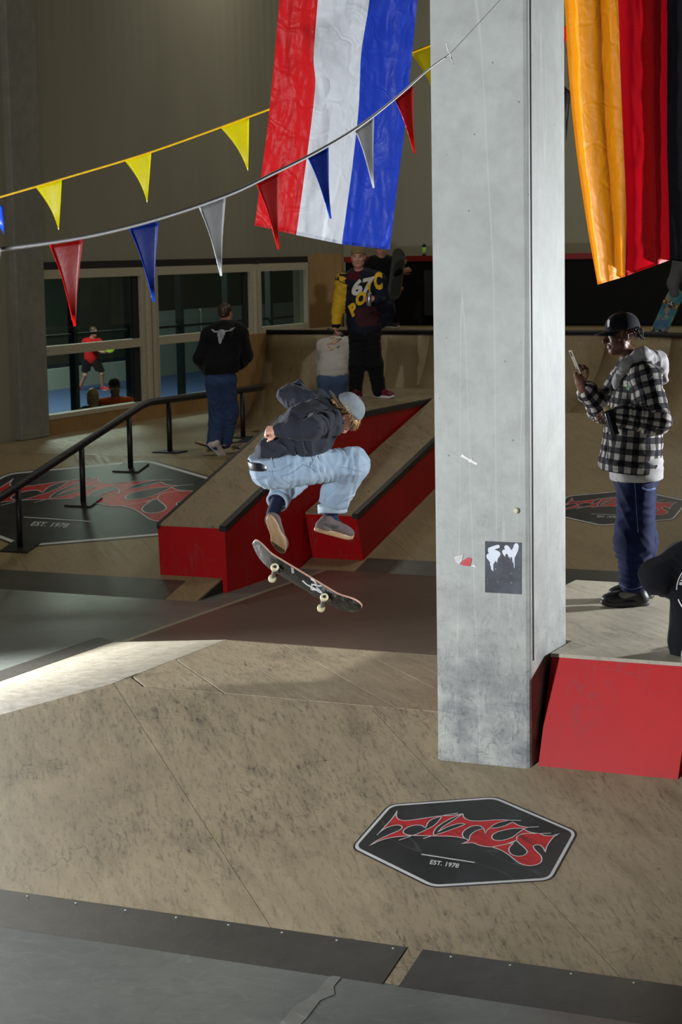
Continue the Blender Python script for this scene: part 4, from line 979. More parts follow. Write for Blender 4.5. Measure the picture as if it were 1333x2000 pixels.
# ================================================================== 1. jumping skater
def Jp(x, y, dY, Y0): return atY(x, y, Y0+dY)
Y0 = 12.6; j = lambda x, y, d=0.: Jp(x, y, d, Y0)
sk_ = empty('person', j(600, 1060), 'person jumping in light jeans, charcoal sweatshirt and backwards grey cap', 'person')
J = dict(pel=j(534, 912), chest=j(625, 822, .13), neck=j(650, 806, .15), headbase=j(662, 806, .15), shR=j(641, 826, -.02), elR=j(610, 836, -.26), wrR=j(548, 841, -.17), shL=j(618, 790, .27), elL=j(566, 773, .34), wrL=j(584, 758, .50),
         hipR=j(557, 916, -.07), hipL=j(527, 918, .09), knR=j(690, 905, .10), anR=j(647, 1003, .24), knL=j(572, 935, .46), anL=j(538, 988, .22))
hp, H = head_prims(j(674, 809, .13), (.97, .10, .20), (-.08, .22, -.95), 1.02)
hands = hand_prims(J['wrR'], (-.93, .1, .05), (.1, .75, -.6), 'R', (1.35, 1.5, 1.0), .92, (.9, .9))+hand_prims(J['wrL'], (.1, .95, -.2), (.2, 0, -1), 'L', (.9, 1.2, .8), .85)
sc1 = skincol(srgb(214, 160, 138), srgb(186, 110, 100), srgb(120, 88, 56), H, .38)
build_sdf('body', body_core(J, hands, hp), .0055, M['skin'], sk_, colf=sc1)
# sweatshirt
lat = unit(J['shR']-J['shL'])
sh = [cap(j(548, 884, .0), j(600, 838, .08), .150, .158, .08), cap(j(598, 842, .07), j(628, 815, .13), .152, .118, .08), cap(J['shL'], J['shR'], .080, .080, .06), ell(j(612, 868, .02), (.105, .10, .085), None, .06), ell(j(585, 885, -.02), (.12, .10, .06), None, .05),
      cap(J['shR'], J['elR'], .086, .078, .04, 1, None, (.006, .085, .4)), cap(J['elR'], j(552, 841, -.175), .074, .054, .03, 1, None, (.006, .06, 1.0)),
      cap(J['shL'], J['elL'], .088, .072, .04, 1, None, (.005, .07, .4)), cap(J['elL'], J['wrL'], .070, .05, .03, 1, None, (.006, .06, 1.0)), cap(j(640, 806, .15), j(650, 806, .15), .066, .060, .03), cap(j(503, 893, -.02), j(516, 884, .03), .018, .03, .05)]
hemn = unit(A_([.16, 0, -1.]))
shirt = build_sdf('sweatshirt', sh, .006, M['charcoal'], sk_, clips=[(j(560, 897), hemn, .35)], disp=wrinkle(.013, .10, 3, 4))
bs = bvh_of(shirt)
stitch(bs, [[(622, 835), (638, 843), (650, 838), (656, 824), (656, 808), (648, 792)], [(504, 890), (530, 896), (560, 901), (600, 903), (622, 898)]], simple('dark_seam', srgb(24, 26, 32), .8), 'seam', shirt, .0022)
# jeans
jn = [ell(j(530, 912, .01), (.128, .155, .108), None, .06), cap(J['hipR'], J['knR'], .122, .098, .05, 0, None, (.004, .11, .3)), cap(J['knR'], j(652, 985, .22), .100, .092, .05, 0, None, (.004, .10, 1.2)),
      cap(j(655, 962, .2), j(650, 992, .23), .095, .083, .03), cap(J['hipL'], J['knL'], .118, .10, .05), cap(J['knL'], j(545, 972, .25), .098, .072, .04, 0, None, (.006, .07, .2)), cap(J['hipL'], J['hipR'], .108, .112, .05), cap(j(526, 890), j(534, 908), .125, .125, .06)]
bc_ = j(524, 889); bn = unit(A_([-.22, -.18, .95])); 
jeans = build_sdf('jeans', jn, .006, M['denim_light'], sk_, clips=[(bc_+bn*.012, bn, .22), (j(650, 984, .22), unit(j(649, 992, .23)-j(658, 950, .19)), .17), (j(545, 976, .25), unit(j(545, 976, .25)-j(572, 935, .46)), .13)], disp=wrinkle(.006, .075, 11))
bj = bvh_of(jeans)
stitch(bj, [[(497, 912), (515, 919), (532, 921), (550, 917), (568, 907)], [(532, 918), (534, 930), (542, 941), (552, 946)], [(495, 930), (508, 931), (521, 933), (523, 944), (528, 950)], [(549, 930), (570, 924), (592, 908)], [(549, 930), (552, 936), (566, 944)], [(590, 906), (604, 912), (618, 922)], [(650, 936), (640, 945), (600, 944)], [(668, 912), (690, 917), (706, 921)]], simple('jean_thread', srgb(104, 128, 156), .7), 'seam', jeans, .0014)
stitch(bj, [[(620, 886), (614, 900), (606, 912)]], M['denim_light'], 'pocket_edge', jeans, .006)
bp = [ell(j(530, 912, .01), (.135, .162, .115), None, .06), cap(j(526, 890), j(534, 908), .132, .132, .06)]
belt = build_sdf('belt', bp, .006, M['leather'], sk_, clips=[(bc_+bn*.002, bn), (bc_-bn*.052, -bn)])
stitch(bvh_of(belt, jeans), [[(530, 889), (531, 896), (533, 905), (536, 914)]], M['denim_light'], 'belt_loop', jeans, .006, .003)
# rolled cuffs
def ring(name, c, ax, r0, h_, mat, parent, th=.008, ref=(0, 1, 0), ex=1.0):
    Mx = frz(c, ax, ref); n = 24; prof = [(r0, -h_/2), (r0+th, -h_/2+.004), (r0+th*1.1, 0), (r0+th, h_/2-.004), (r0, h_/2), (r0-.006, h_/2-.004), (r0-.006, -h_/2+.004), (r0, -h_/2)]
    V = []
    for (r, z) in prof:
        for k in range(n):
            a = 2*math.pi*k/n; rr = r*(1+.03*math.sin(3*a+1)); V.append((Mx@A_([rr*math.cos(a)*ex, rr*math.sin(a), z+.004*math.sin(2*a), 1]))[:3])
    F = [(i*n+k, i*n+(k+1) % n, (i+1)*n+(k+1) % n, (i+1)*n+k) for i in range(len(prof)-1) for k in range(n)]
    return mesh(name, V, F, mat, parent, True)
M['cuff'] = fabric('denim_inside', srgb(150, 165, 178), .12, 8, 400, .85, .3)
ring('cuff', j(649, 993, .23), (-.03, .12, 1), .088, .062, M['cuff'], jeans)
ring('cuff', j(544, 978, .24), unit(j(544, 978, .24)-j(562, 950, .38)), .066, .045, M['denim_light'], jeans)
M['sock'] = fabric('navy_sock', srgb(26, 32, 58), .2, 8, 300)
build_sdf('sock', [cap(j(651, 985, .24), j(646, 1016, .22), .046, .042), cap(j(646, 1016, .22), j(660, 1024, .24), .04, .03)], .006, M['sock'], sk_)
build_sdf('sock', [cap(j(545, 972, .25), j(533, 1004, .13), .046, .042)], .006, M['sock'], sk_)
M['suede'] = fabric('grey_suede', srgb(92, 82, 80), .15, 8, 300, .9); M['gum'] = simple('gum_sole', srgb(150, 122, 90), .5); M['lace_b'] = simple('dark_lace', (.03, .028, .028), .8)
s_a = shoe(sk_, j(614, 1037, .14), j(694, 1058, .30), (.02, -.10, 1), [M['suede'], M['gum'], M['lace_b']], .295, .108, hi=.82)
s_b = shoe(sk_, j(525, 1008, .02), j(545, 1062, .08), (.15, .93, .3), [M['suede'], M['gum'], M['lace_b']], .285, .112)
bsh = bvh_of(s_a); decal(bsh, [[(634, 1022), (640, 1028), (650, 1032), (661, 1032), (664, 1027), (655, 1026), (648, 1024)]], M['lace_b'], 'side_mark', s_a, .003)
# cap, hair
M['cap_grey'] = fabric('cap_grey', srgb(122, 130, 136), .2, 14, 400, .85); M['cap_olive'] = fabric('cap_bill', srgb(70, 60, 44), .15, 14, 400)
cap_hat(sk_, H, M['cap_grey'], M['cap_olive'], back=True, tilt=.5, s=1.03)
M['blond'] = hairmat('blond_hair', srgb(206, 168, 110), srgb(120, 84, 50))
hc, R_, hs, T_ = H; rs = random.Random(3); roots = []
for i in range(1000):
    a = rs.uniform(-2.6, 2.6); z = rs.uniform(-.045, .05) if abs(a) > .9 else rs.uniform(.04, .085)
    rr = 1.0; pz = z; rad = math.sqrt(max(.1, 1-((z-.03)/.1)**2)); p = T_(.074*rad*math.sin(a), -.012+.092*rad*math.cos(a), z)
    if .55 < abs(a) < 2.0 and z < .035: continue
    out = R_@A_([math.sin(a), math.cos(a), -.55]); roots.append((p, out+A_([rs.uniform(-.4, .4), rs.uniform(-.4, .4), rs.uniform(-.4, .3)]), rs.uniform(.035, .065), A_([rs.uniform(-.25, .25), rs.uniform(-.3, .3), -.2])+R_[:, 2]*-.35, rs.uniform(.0016, .0032)))
strands(sk_, roots, M['blond'])
build_sdf('hair_volume', [ell(T_(0, -.03, .03), A_([.080, .088, .075])*hs, R_, .02), cap(T_(0, -.085, .0), T_(0, -.085, -.05), .045, .03, .03), cap(T_(.05, .045, .045), T_(.0, .085, .045), .025, .022, .02)], .006, M['blond'], sk_, disp=wrinkle(.008, .03, 1))
# ------------------------------------------------ his board, flipping under him
def skateboard(label, o, ax, n, mats, L=.81, wd_=.205, group=None, text=True, kick=.42):
    """o centre, ax nose->tail axis, n = direction the underside faces"""
    ax = unit(ax); n = unit(A_(n)-ax*np.dot(n, ax)); b = np.cross(n, ax); o = A_(o)
    root = empty('skateboard', o, label, 'skateboard', group)
    T = lambda x, y, z: o+ax*x+b*y+n*z
    def prof(x):
        e = abs(x)-.235; k = max(0, e); return -(kick*k*k/(k+.05))
    def half(x):
        e = abs(x)-(L/2-.10); return wd_/2*math.sqrt(max(0.0, 1-(max(0, e)/.10)**2))
    xs = [-L/2+L*(.5-.5*math.cos(math.pi*i/40)) for i in range(41)]; m = 8
    def surf(off):
        return [T(x, half(x)*(-1+2*k/m), prof(x)+off-.010*((-1+2*k/m)**2)) for x in xs for k in range(m+1)]
    N = len(xs); q = [(i*(m+1)+k, i*(m+1)+k+1, (i+1)*(m+1)+k+1, (i+1)*(m+1)+k) for i in range(N-1) for k in range(m)]
    dk_ = mesh('deck', surf(0), q, mats[0], root, True)
    mesh('grip_tape', surf(-.012), [f[::-1] for f in q], mats[1], root, True)
    ed = [i*(m+1) for i in range(N)]+[i*(m+1)+m for i in range(N-1, -1, -1)]; A0 = surf(0); A1 = surf(-.012); E = [A0[i] for i in ed]+[A1[i] for i in ed]; ne = len(ed)
    mesh('deck_edge', E, [(i, (i+1) % ne, ne+(i+1) % ne, ne+i) for i in range(ne)], mats[2], root, True)
    for s in (-1, 1):
        x0 = s*.185; z0 = prof(x0); tk = MB()
        tk.hexa([T(x0-.04, -.026, z0), T(x0+.04, -.026, z0), T(x0+.04, .026, z0), T(x0-.04, .026, z0), T(x0-.036, -.022, z0+.010), T(x0+.036, -.022, z0+.010), T(x0+.036, .022, z0+.010), T(x0-.036, .022, z0+.010)])
        tk.tube([T(x0+s*-.02, 0, z0+.008), T(x0+s*-.012, 0, z0+.03), T(x0, 0, z0+.045)], [.016, .014, .012], 8)
        tk.tube([T(x0, -.062, z0+.046), T(x0, -.03, z0+.046), T(x0, 0, z0+.044), T(x0, .03, z0+.046), T(x0, .062, z0+.046)], [.009, .011, .015, .011, .009], 8)
        tk.tube([T(x0, -.104, z0+.046), T(x0, .104, z0+.046)], .004, 6)
        tr_ = tk.build('truck', mats[3], root, True)
        for w in (-1, 1):
            MB().lathe([(.012, -.016), (.022, -.016), (.026, -.010), (.027, 0), (.026, .010), (.021, .016), (.012, .016), (.012, .012), (.0, .012)], frz(T(x0, w*.083, z0+.046), b*w), 18).build('wheel', mats[4], root, True)
            MB().lathe([(.0, 0), (.010, 0), (.010, .003), (.005, .005), (.005, .012), (0, .012)], frz(T(x0, w*.095, z0+.046), b*w), 10).build('axle_nut', M['dark'], tr_, True)
    return root, T, prof, dk_
t = NT('deck_black', .42, .4); v = t.vec(); g1 = t.rng(t.noise(t.vec2((9, 3, 6), .4), 3, 7, .75), .50, .72); g2 = t.rng(t.noise(v, 4.5, 2), .48, .6)
t.color(t.mix(t.math('MULTIPLY', g1, t.rng(g2, 0, 1, .12, .85)), srgb(26, 26, 28), srgb(176, 178, 184))); M['deck_black'] = t.m
M['grip'] = simple('grip_tape', (.02, .02, .02), .95); M['maple'] = simple('maple_edge', srgb(190, 150, 130), .6)
M['truck'] = simple('truck_metal', srgb(120, 122, 126), .35, metal=.8); M['wheel'] = simple('wheel_cream', srgb(214, 208, 170), .45, nz=.05); M['wheel_y'] = simple('wheel_yellow', srgb(160, 130, 60), .5)
bm = (atY(486, 1075, 12.62)+atY(695, 1201, 12.45))/2
board, BT, bprof, bdk = skateboard('black skateboard flipping in the air below the jumping skater', bm, atY(709, 1184, 12.45)-atY(500, 1058, 12.62), (-.42, -.56, -.72), [M['deck_black'], M['grip'], M['maple'], M['truck'], M['wheel']], .82, kick=.38)
bb = bvh_of(bdk)
def zb(pts): return [(490+x/5.796, 1040+y/5.796) for x, y in pts]
M['print_w'] = simple('white_print', srgb(214, 216, 222), .5, nz=.12, ns=60)
stitch(bb, [zb(p) for p in ([(668, 512), (730, 560), (740, 590), (690, 585)], [(735, 545), (790, 560), (800, 600), (750, 600), (720, 590)], [(590, 545), (640, 590), (700, 620), (780, 665)], [(700, 590), (690, 640), (740, 650)], [(745, 620), (780, 650), (808, 682), (770, 670)], [(665, 600), (720, 640), (800, 680)])], M['print_w'], 'script_print', bdk, .0055, .002)
decal(bb, glyphs('WORKERS', zb([(452, 370)])[0], (2.0, 16), (5.0, 0)), M['print_w'], 'small_print', bdk, .002, 2)
# ================================================================== 2. man with the phone
Yp = 12.19; j = lambda x, y, d=0.: Jp(x, y, d, Yp)
pm = empty('person', (j(1225, 1178)[0], Yp, RZ), 'person in a checked overshirt and dark cap looking at a raised phone', 'person')
J = dict(pel=j(1243, 905), chest=j(1243, 765), neck=j(1238, 712), headbase=j(1226, 690), shL=j(1262, 738, -.19), elL=j(1283, 822, -.27), wrL=j(1208, 812, -.28), shR=j(1222, 738, .19), elR=j(1176, 800, .20), wrR=j(1136, 755, .05),
         hipL=j(1243, 915, -.09), knL=j(1240, 1030, -.10), anL=j(1238, 1140, -.10), hipR=j(1245, 915, .09), knR=j(1246, 1030, .11), anR=j(1256, 1132, .14))
hp, H = head_prims(j(1214, 655), (-.10, 0, .99), (-.98, -.12, -.16), .98)
hands = hand_prims(J['wrL'], (-.95, -.1, .12), (.15, .55, -.75), 'L', (.95, 1.15, .8), .95, (.9, .6))+hand_prims(J['wrR'], (-.30, -.05, .95), (.62, -.75, .2), 'R', (.55, 1.2, .9), .95, (.8, .3))
build_sdf('body', body_core(J, hands, hp), .0055, M['skin'], pm, colf=skincol(srgb(92, 58, 44), srgb(110, 66, 58), (.012, .01, .009), H, .0))
t = NT('gingham', .85, .15); U = t.node('ShaderNodeSeparateXYZ', {0: t.attr('puv').outputs['Vector']}).outputs; per = .074
def stripe(x): return t.math('GREATER_THAN', t.math('FRACT', t.math('DIVIDE', x, per)), .5)
ss = t.math('ADD', stripe(U[0]), stripe(U[1])); col = t.mix(t.math('GREATER_THAN', ss, .5), srgb(168, 163, 158), srgb(62, 60, 64)); col = t.mix(t.math('GREATER_THAN', ss, 1.5), col, srgb(14, 15, 22))
t.color(col); t.bump(t.math('ADD', t.noise(t.vec(), 400, 2), t.math('MULTIPLY', t.noise(t.vec(), 24, 4, .6, .6), 2)), .3, .004); M['gingham'] = t.m
fl = (A_([1., 0, 0]), .80)
ov = [cap(j(1246, 742), j(1232, 905), .190, .245, .05, 0, (A_([1., 0, 0]), .80)), cap(J['shL'], J['shR'], .072, .072, .06), 
      cap(J['shL'], J['elL'], .092, .085, .05, 1, None, (.006, .08, .4)), cap(J['elL'], j(1214, 812, -.285), .088, .066, .04, 1, None, (.009, .065, 1.0)),
      cap(J['shR'], J['elR'], .088, .08, .05, 1, None, (.005, .08, .4)), cap(J['elR'], j(1146, 763, .08), .082, .058, .04, 1, None, (.009, .06, 1.0)), cap(j(1150, 765, .12), j(1143, 772, .10), .06, .04, .03, 1)]
hem = unit(A_([.0, 0, -1.]))
over = build_sdf('overshirt', ov, .006, M['gingham'], pm, clips=[(j(1235, 921), unit(A_([-.10, 0, -1])))], disp=wrinkle(.0065, .10, 5), uvw=True)
bo = bvh_of(over)
M['btn'] = simple('dark_button', (.02, .02, .02), .4)
stitch(bo, [[(1186, 905), (1190, 860), (1192, 850)], [(1205, 760), (1200, 780)], [(1262, 790), (1256, 770), (1262, 750), (1275, 735)], [(1167, 908), (1200, 916), (1232, 916)]], M['stitch_d'], 'seam', over, .0015)
for (x, y) in ((1187, 846), (1183, 878)):
    l, nn = hit(bo, x, y)
    if l is not None: MB().lathe([(0, 0), (.007, 0), (.007, .003), (0, .004)], frz(l, -unit(ray(x, y))), 10).build('button', M['btn'], over)
M['green_p'] = simple('green_print', srgb(60, 130, 50), .6)
decal(bo, [[(1224, 752), (1229, 751), (1229, 753), (1225, 754), (1227, 761), (1225.5, 761)], [(1227.5, 754), (1229, 754), (1228.8, 763), (1227.2, 762)], [(1229.6, 753), (1231.4, 753), (1230.6, 761), (1229.4, 760)]], M['green_p'], 'chest_emblem', over, .002, 2)
# grey hoodie: hood behind the neck and front placket, tee hem below the shirt
hd = [cap(j(1222, 716, -.13), j(1256, 696, -.10), .036, .046, .04), cap(j(1256, 696, -.10), j(1284, 708, -.02), .050, .054, .05), cap(j(1284, 708, -.02), j(1284, 708, .06), .054, .05, .05), cap(j(1222, 716, .13), j(1258, 696, .10), .034, .04, .04), cap(j(1258, 696, .10), j(1284, 708, .06), .045, .05, .05),
      cap(j(1284, 708, .0), j(1297, 740, .0), .052, .030, .05), cap(j(1208, 742, -.10), j(1222, 714, -.125), .028, .036, .03), cap(j(1204, 756, -.08), j(1210, 738, -.095), .020, .028, .03)]
build_sdf('hoodie', hd, .006, M['grey_cotton'], pm, disp=wrinkle(.006, .06, 8))
build_sdf('tee_hem', [cap(j(1243, 880), j(1244, 925), .225, .228, .04, 0, (A_([1., 0, 0]), .72))], .008, M['grey_cotton'], pm, clips=[(j(1250, 935), A_([.03, 0, -1.])), (j(1250, 890), A_([0, 0, 1.]))], disp=wrinkle(.007, .09, 2))
M['stitch_b'] = simple('blue_thread', srgb(120, 140, 190), .7)
lg = [cap(j(1243, 900), j(1243, 925), .145, .145, .05), cap(J['hipL'], j(1240, 1060, -.1), .118, .116, .05, 0, None, (.003, .16, .3)), cap(j(1240, 1060, -.1), j(1238, 1138, -.1), .116, .088, .05, 0, None, (.008, .085, 1)), cap(J['hipR'], j(1248, 1060, .12), .12, .112, .05), cap(j(1248, 1060, .12), j(1256, 1132, .14), .112, .09, .05)]
tr = build_sdf('jeans', lg, .007, M['denim_dark'], pm, clips=[(j(1240, 1150), A_([-.1, 0, -1.]))], disp=wrinkle(.007, .10, 21))
bt = bvh_of(tr)
stitch(bt, [[(1240, 935), (1243, 980), (1247, 1040)], [(1254, 952), (1266, 956), (1281, 953)], [(1254, 954), (1266, 958), (1281, 955)], [(1212, 1142), (1232, 1151), (1262, 1144)]], M['stitch_b'], 'seam', tr, .0016)
M['shoe_b'] = simple('black_shoe', (.010, .011, .014), .45); M['sole_b'] = simple('dark_sole', srgb(54, 56, 58), .5); M['lace_w'] = simple('grey_lace', srgb(170, 170, 168), .7)
s_ = shoe(pm, (j(1264, 1177)[0], Yp-.10, RZ+.002), (j(1170, 1177)[0], Yp-.13, RZ+.002), (0, 0, 1), [M['shoe_b'], M['sole_b'], M['lace_w']], .30, .112)
bsh = bvh_of(s_, s_.children[0]); decal(bsh, [[(1208, 1162), (1212, 1157), (1222, 1156), (1246, 1161), (1238, 1164), (1222, 1169), (1214, 1167)], [(1210, 1175), (1240, 1174), (1237, 1178), (1213, 1179)]], simple('shoe_grey', srgb(120, 118, 112), .7), 'side_panel', s_, .003)
shoe(pm, (j(1286, 1170)[0], Yp+.16, RZ+.002), (j(1198, 1170)[0], Yp+.10, RZ+.002), (0, 0, 1), [M['shoe_b'], M['sole_b'], M['lace_w']], .30, .112)
M['cap_blk'] = fabric('cap_black', srgb(20, 21, 28), .15, 14, 400, .8); M['cap_tan'] = simple('bill_tan', srgb(90, 78, 60), .6)
ch = cap_hat(pm, H, M['cap_blk'], M['cap_blk'], tilt=.0, s=1.07)
bh = bvh_of(ch); decal(bh, [[(1187, 627), (1190, 623), (1192, 626), (1191, 637), (1188, 640), (1187, 634)]], M['white'], 'emblem', ch, .003, 2)
M['locs'] = hairmat('black_hair', (.012, .010, .009), (.03, .024, .02))
hc, R_, hs, T_ = H; rs = random.Random(5); roots = []
for i in range(70):
    a = rs.uniform(1.55, 4.72); z = rs.uniform(-.02, .045); rad = 1.02; p = T_(.076*rad*math.sin(a), -.012+.094*rad*math.cos(a), z)
    if z < .02 and (a < 2.1 or a > 4.2): continue
    out = R_@A_([math.sin(a), math.cos(a), -.2]); roots.append((p, out+A_([rs.uniform(-.5, .5), rs.uniform(-.5, .5), rs.uniform(-.3, .3)]), rs.uniform(.035, .065), A_([rs.uniform(-.5, .5), rs.uniform(-.5, .5), -.5]), rs.uniform(.004, .0065)))
hr_ = strands(pm, roots, M['locs'])
stc = build_sdf('beard', [cap(T_(-.016, .092, -.045), T_(.016, .092, -.045), .004, None, .003)], .004, M['locs'], pm)
l_ = T_(-.082, .0, -.022); MB().tube([l_+A_([math.cos(a)*.005, -.004, math.sin(a)*.006]) for a in np.linspace(0, 6, 8)], .0015, 5).build('earring', simple('silver', (.8, .8, .8), .2, metal=1), pm)
# phone in his raised hand, flask in the other
def rbox(name, c, x, y, z, sx, sy, sz, mat, parent, bv=.004):
    c = A_(c); x, y, z = unit(x), unit(y), unit(z); P = [c+x*a*sx/2+y*b*sy/2+z*d*sz/2 for d in (-1, 1) for (a, b) in ((-1, -1), (1, -1), (1, 1), (-1, 1))]
    return bevel(MB().hexa(P).build(name, mat, parent), bv, 2)
pz = unit(atY(1118, 690, Yp)-atY(1131, 722, Yp)); px_ = unit(A_([.10, -.99, .0])-pz*np.dot(A_([.10, -.99, .0]), pz)); py_ = np.cross(pz, px_)
pc = j(1124, 707, .02)
ph_ = empty('phone', pc, 'smartphone held up in the checked-shirt person\'s raised hand', 'phone')
rbox('case', pc, px_, py_, pz, .075, .010, .155, simple('phone_case', srgb(150, 146, 132), .4), ph_)
rbox('screen', pc+py_*.0058*np.sign(np.dot(py_, A_([1, 0, 0]))), px_, py_, pz, .066, .002, .145, simple('phone_glass', (.01, .01, .012), .1), ph_, .0005)
rbox('camera_bump', pc-py_*.0065*np.sign(np.dot(py_, A_([1, 0, 0])))+pz*.055+px_*.012, px_, py_, pz, .03, .004, .03, M['dark'], ph_, .001)
fa, fb = j(1186, 797, -.325), j(1203, 850, -.36)
fk = empty('flask', fb, 'slim dark metal flask held at the checked-shirt person\'s waist', 'bottle')
Lf = np.linalg.norm(fb-fa)
MB().lathe([(.0, 0), (.022, .0), (.025, .004), (.025, Lf*.82), (.020, Lf*.9), (.0, Lf*.9)], frz(fb, fa-fb), 18).build('body', simple('flask_metal', (.02, .023, .035), .25, metal=.6), fk, True)
MB().lathe([(.021, Lf*.9), (.022, Lf*.92), (.022, Lf*1.06), (.0, Lf*1.07)], frz(fb, fa-fb), 18).build('lid', simple('flask_lid', srgb(200, 176, 130), .5), fk, True)
# ================================================================== other people
M['vest'] = M['vcol']
def figure(label, base, j, J, head, skin, hands, top, legs, shoes, h=.012, group=None, hair=None, lip=None, hairc=(.05, .03, .02), stub=0., legs_on=True):
    """J: joints in world space; head: (centre, up, fwd, s); top/legs: (prims, material, clips, disp, colour func, name)"""
    root = empty('person', base, label, 'person', group)
    hp, H = head_prims(*head); J = dict(J); J.setdefault('headbase', A_(head[0])-unit(head[1])*.06)
    build_sdf('body', body_core(J, hands, hp, legs=legs_on), h*.8, M['skin'], root, colf=skincol(skin, lip or tuple(x*.7 for x in skin), hairc, H, stub))
    out = [root, H]
    for g in (top, legs):
        if g: out.append(build_sdf(g.get('name', 'shirt'), g['p'], h, g['m'], root, clips=g.get('clips', ()), disp=g.get('d'), colf=g.get('col')))
        else: out.append(None)
    for s in shoes or []: shoe(root, *s)
    if hair:
        c, R, s, T = H
        build_sdf('hair', [ell(T(0, -.02, .045), A_([.082, .098, .085])*s, R, .01)]+hair(T, R, s), h*.7, hairmat('hair_'+label[:12], hairc, tuple(x*1.8 for x in hairc)), root, clips=[(T(0, .06, .03), R@unit(A_([0, .8, -.45]))), (T(0, 0, -.19 if 'long-haired' in label else -.05), R@A_([0, 0, -1.]))], disp=wrinkle(.006, .03, 3))
    return out
def arm(J, s, r0, r1, r2, lab=1, wr=(.006, .08, .5), end=.9):
    w = A_(J['el'+s])+(A_(J['wr'+s])-A_(J['el'+s]))*end
    return [cap(J['sh'+s], J['el'+s], r0, r1, .04, lab, None, wr), cap(J['el'+s], w, r1, r2, .03, lab, None, wr)]
def leg(J, s, r0, r1, r2, end=1.0):
    w = A_(J['kn'+s])+(A_(J['an'+s])-A_(J['kn'+s]))*end
    return [cap(J['hip'+s], J['kn'+s], r0, r1, .05, 0, None, (.004, .12, .5)), cap(J['kn'+s], w, r1, r2, .05, 0, None, (.007, .10, 1.0))]
# ---- man in the navy hooded sweatshirt
Yh = 24.4; j = lambda x, y, d=0.: Jp(x, y, d, Yh)
J = dict(pel=j(713, 650), chest=j(706, 580), neck=j(702, 538), shR=j(672, 548), elR=j(662, 600, .02), wrR=j(656, 637, -.03), shL=j(738, 546), elL=j(751, 596, -.02), wrL=j(735, 584, -.22), hipR=j(700, 660), knR=j(698, 714, -.02), anR=j(694, 765, .02), hipL=j(725, 660), knL=j(733, 713, -.02), anL=j(740, 763, .02))
def hcol(V, nr):
    c = np.tile(A_(srgb(20, 22, 40)), (len(V), 1)); c[(nr == 3) | (nr == 4)] = srgb(206, 164, 40); z = V[:, 2]
    q = (nr == 4) & (z < AB(j(656, 633))[2]); c[q] = srgb(20, 22, 34); c[(nr == 7) & (z > AB(j(700, 547))[2]) & (V[:, 0] < j(704, 540)[0])] = srgb(72, 12, 24); return c
tp = [cap(j(705, 560), j(713, 640), .205, .205, .06, 0, (A_([0, 1., 0]), .66)), cap(J['shR'], J['shL'], .10, .10, .08), cap(j(712, 640), j(713, 655), .185, .18, .04, 0, (A_([0, 1., 0]), .7))]+arm(J, 'R', .10, .082, .058)+arm(J, 'L', .10, .09, .062, end=.95)+[cap(j(688, 543, -.06), j(718, 543, -.06), .06, .06, .04), cap(j(690, 536, .05), j(716, 536, .05), .075, .075, .05)]
lg = [cap(j(705, 652), j(720, 652), .13, .13, .05)]+leg(J, 'R', .118, .098, .085)+leg(J, 'L', .118, .098, .085)
M['shoe_red'] = simple('maroon_shoe', srgb(96, 18, 34), .5); M['sole_w'] = simple('white_sole', srgb(200, 196, 190), .6)
fz = 1.502
def ft(x0, x1, y0, y1, Y_, z): return (A_([atY(x0, 600, Y_)[0], Y_+y0, z]), A_([atY(x1, 600, Y_)[0], Y_+y1, z]))
a_, b_ = ft(703, 686, .05, -.13, Yh, fz); c_, d_ = ft(730, 762, .08, -.10, Yh, fz)
root, H, top_o, leg_o = figure('person in navy hooded sweatshirt with yellow sleeve and big letters, standing on the ledge', (J['pel'][0], Yh, fz), j, J, (j(700, 503, -.04), (0, -.05, 1), (-.10, -1, -.12), 1.02), srgb(196, 140, 122),
    hand_prims(J['wrR'], (.05, -.1, -1), (.5, -.6, 0), 'R', (1.0, 1.1, .8), 1.0, (.9, .6))+hand_prims(J['wrL'], (-.85, -.25, .0), (.0, .75, -.25), 'L', (.9, 1.0, .7), 1.0, (.8, .4)),
    dict(p=tp, m=M['vcol'], clips=[(j(713, 657), A_([0, 0, -1.]))], d=wrinkle(.009, .14, 4), col=hcol, name='sweatshirt'), dict(p=lg, m=M['pureblack'], clips=[(j(713, 645), A_([0, 0, 1.]))], d=wrinkle(.006, .12, 9), name='trousers'),
    [(a_, b_, (0, 0, 1), [M['shoe_red'], M['sole_w'], M['lace_w']], .30), (c_, d_, (0, 0, 1), [M['shoe_red'], M['sole_w'], M['lace_w']], .31)], .010, hairc=srgb(90, 66, 50))
hc, R_, hs, T_ = H
build_sdf('beanie', [ell(T_(0, -.012, .05), A_([.086, .106, .088])*hs, R_, .01), cap(T_(0, -.02, .04), T_(0, -.02, .06), .09*hs, .088*hs, .02)], .009, fabric('beanie_tan', srgb(128, 108, 74), .2, 14, 200), root, clips=[(T_(0, .05, .042), R_@unit(A_([0, .25, -1.])))])
M['print_cream'] = simple('cream_print', srgb(206, 204, 196), .8); M['print_yel'] = simple('yellow_print', srgb(222, 178, 24), .8); M['print_mar'] = simple('maroon_print', srgb(58, 8, 20), .85)
bo = bvh_of(top_o)
decal(bo, [[(694, 604), (724, 598), (742, 598), (746, 632), (736, 636), (702, 638), (694, 626)]], M['print_mar'], 'pocket', top_o, .004, 5)
decal(bo, glyphs('67', (686, 580), (44, -10), (3, -32), .05), M['print_cream'], 'number_print', top_o, .006, 3)
for ch, O, X, Yv in (('P', (689, 620), (12, -10), (-9, -22)), ('O', (694, 599), (21, -5), (2, -27)), ('Y', (718, 579), (10, -6), (-2, -24)), ('C', (731, 566), (17, 0), (-1, -35))):
    decal(bo, glyphs(ch, O, X, Yv, .06), M['print_yel'], 'letter_print', top_o, .008, 3)
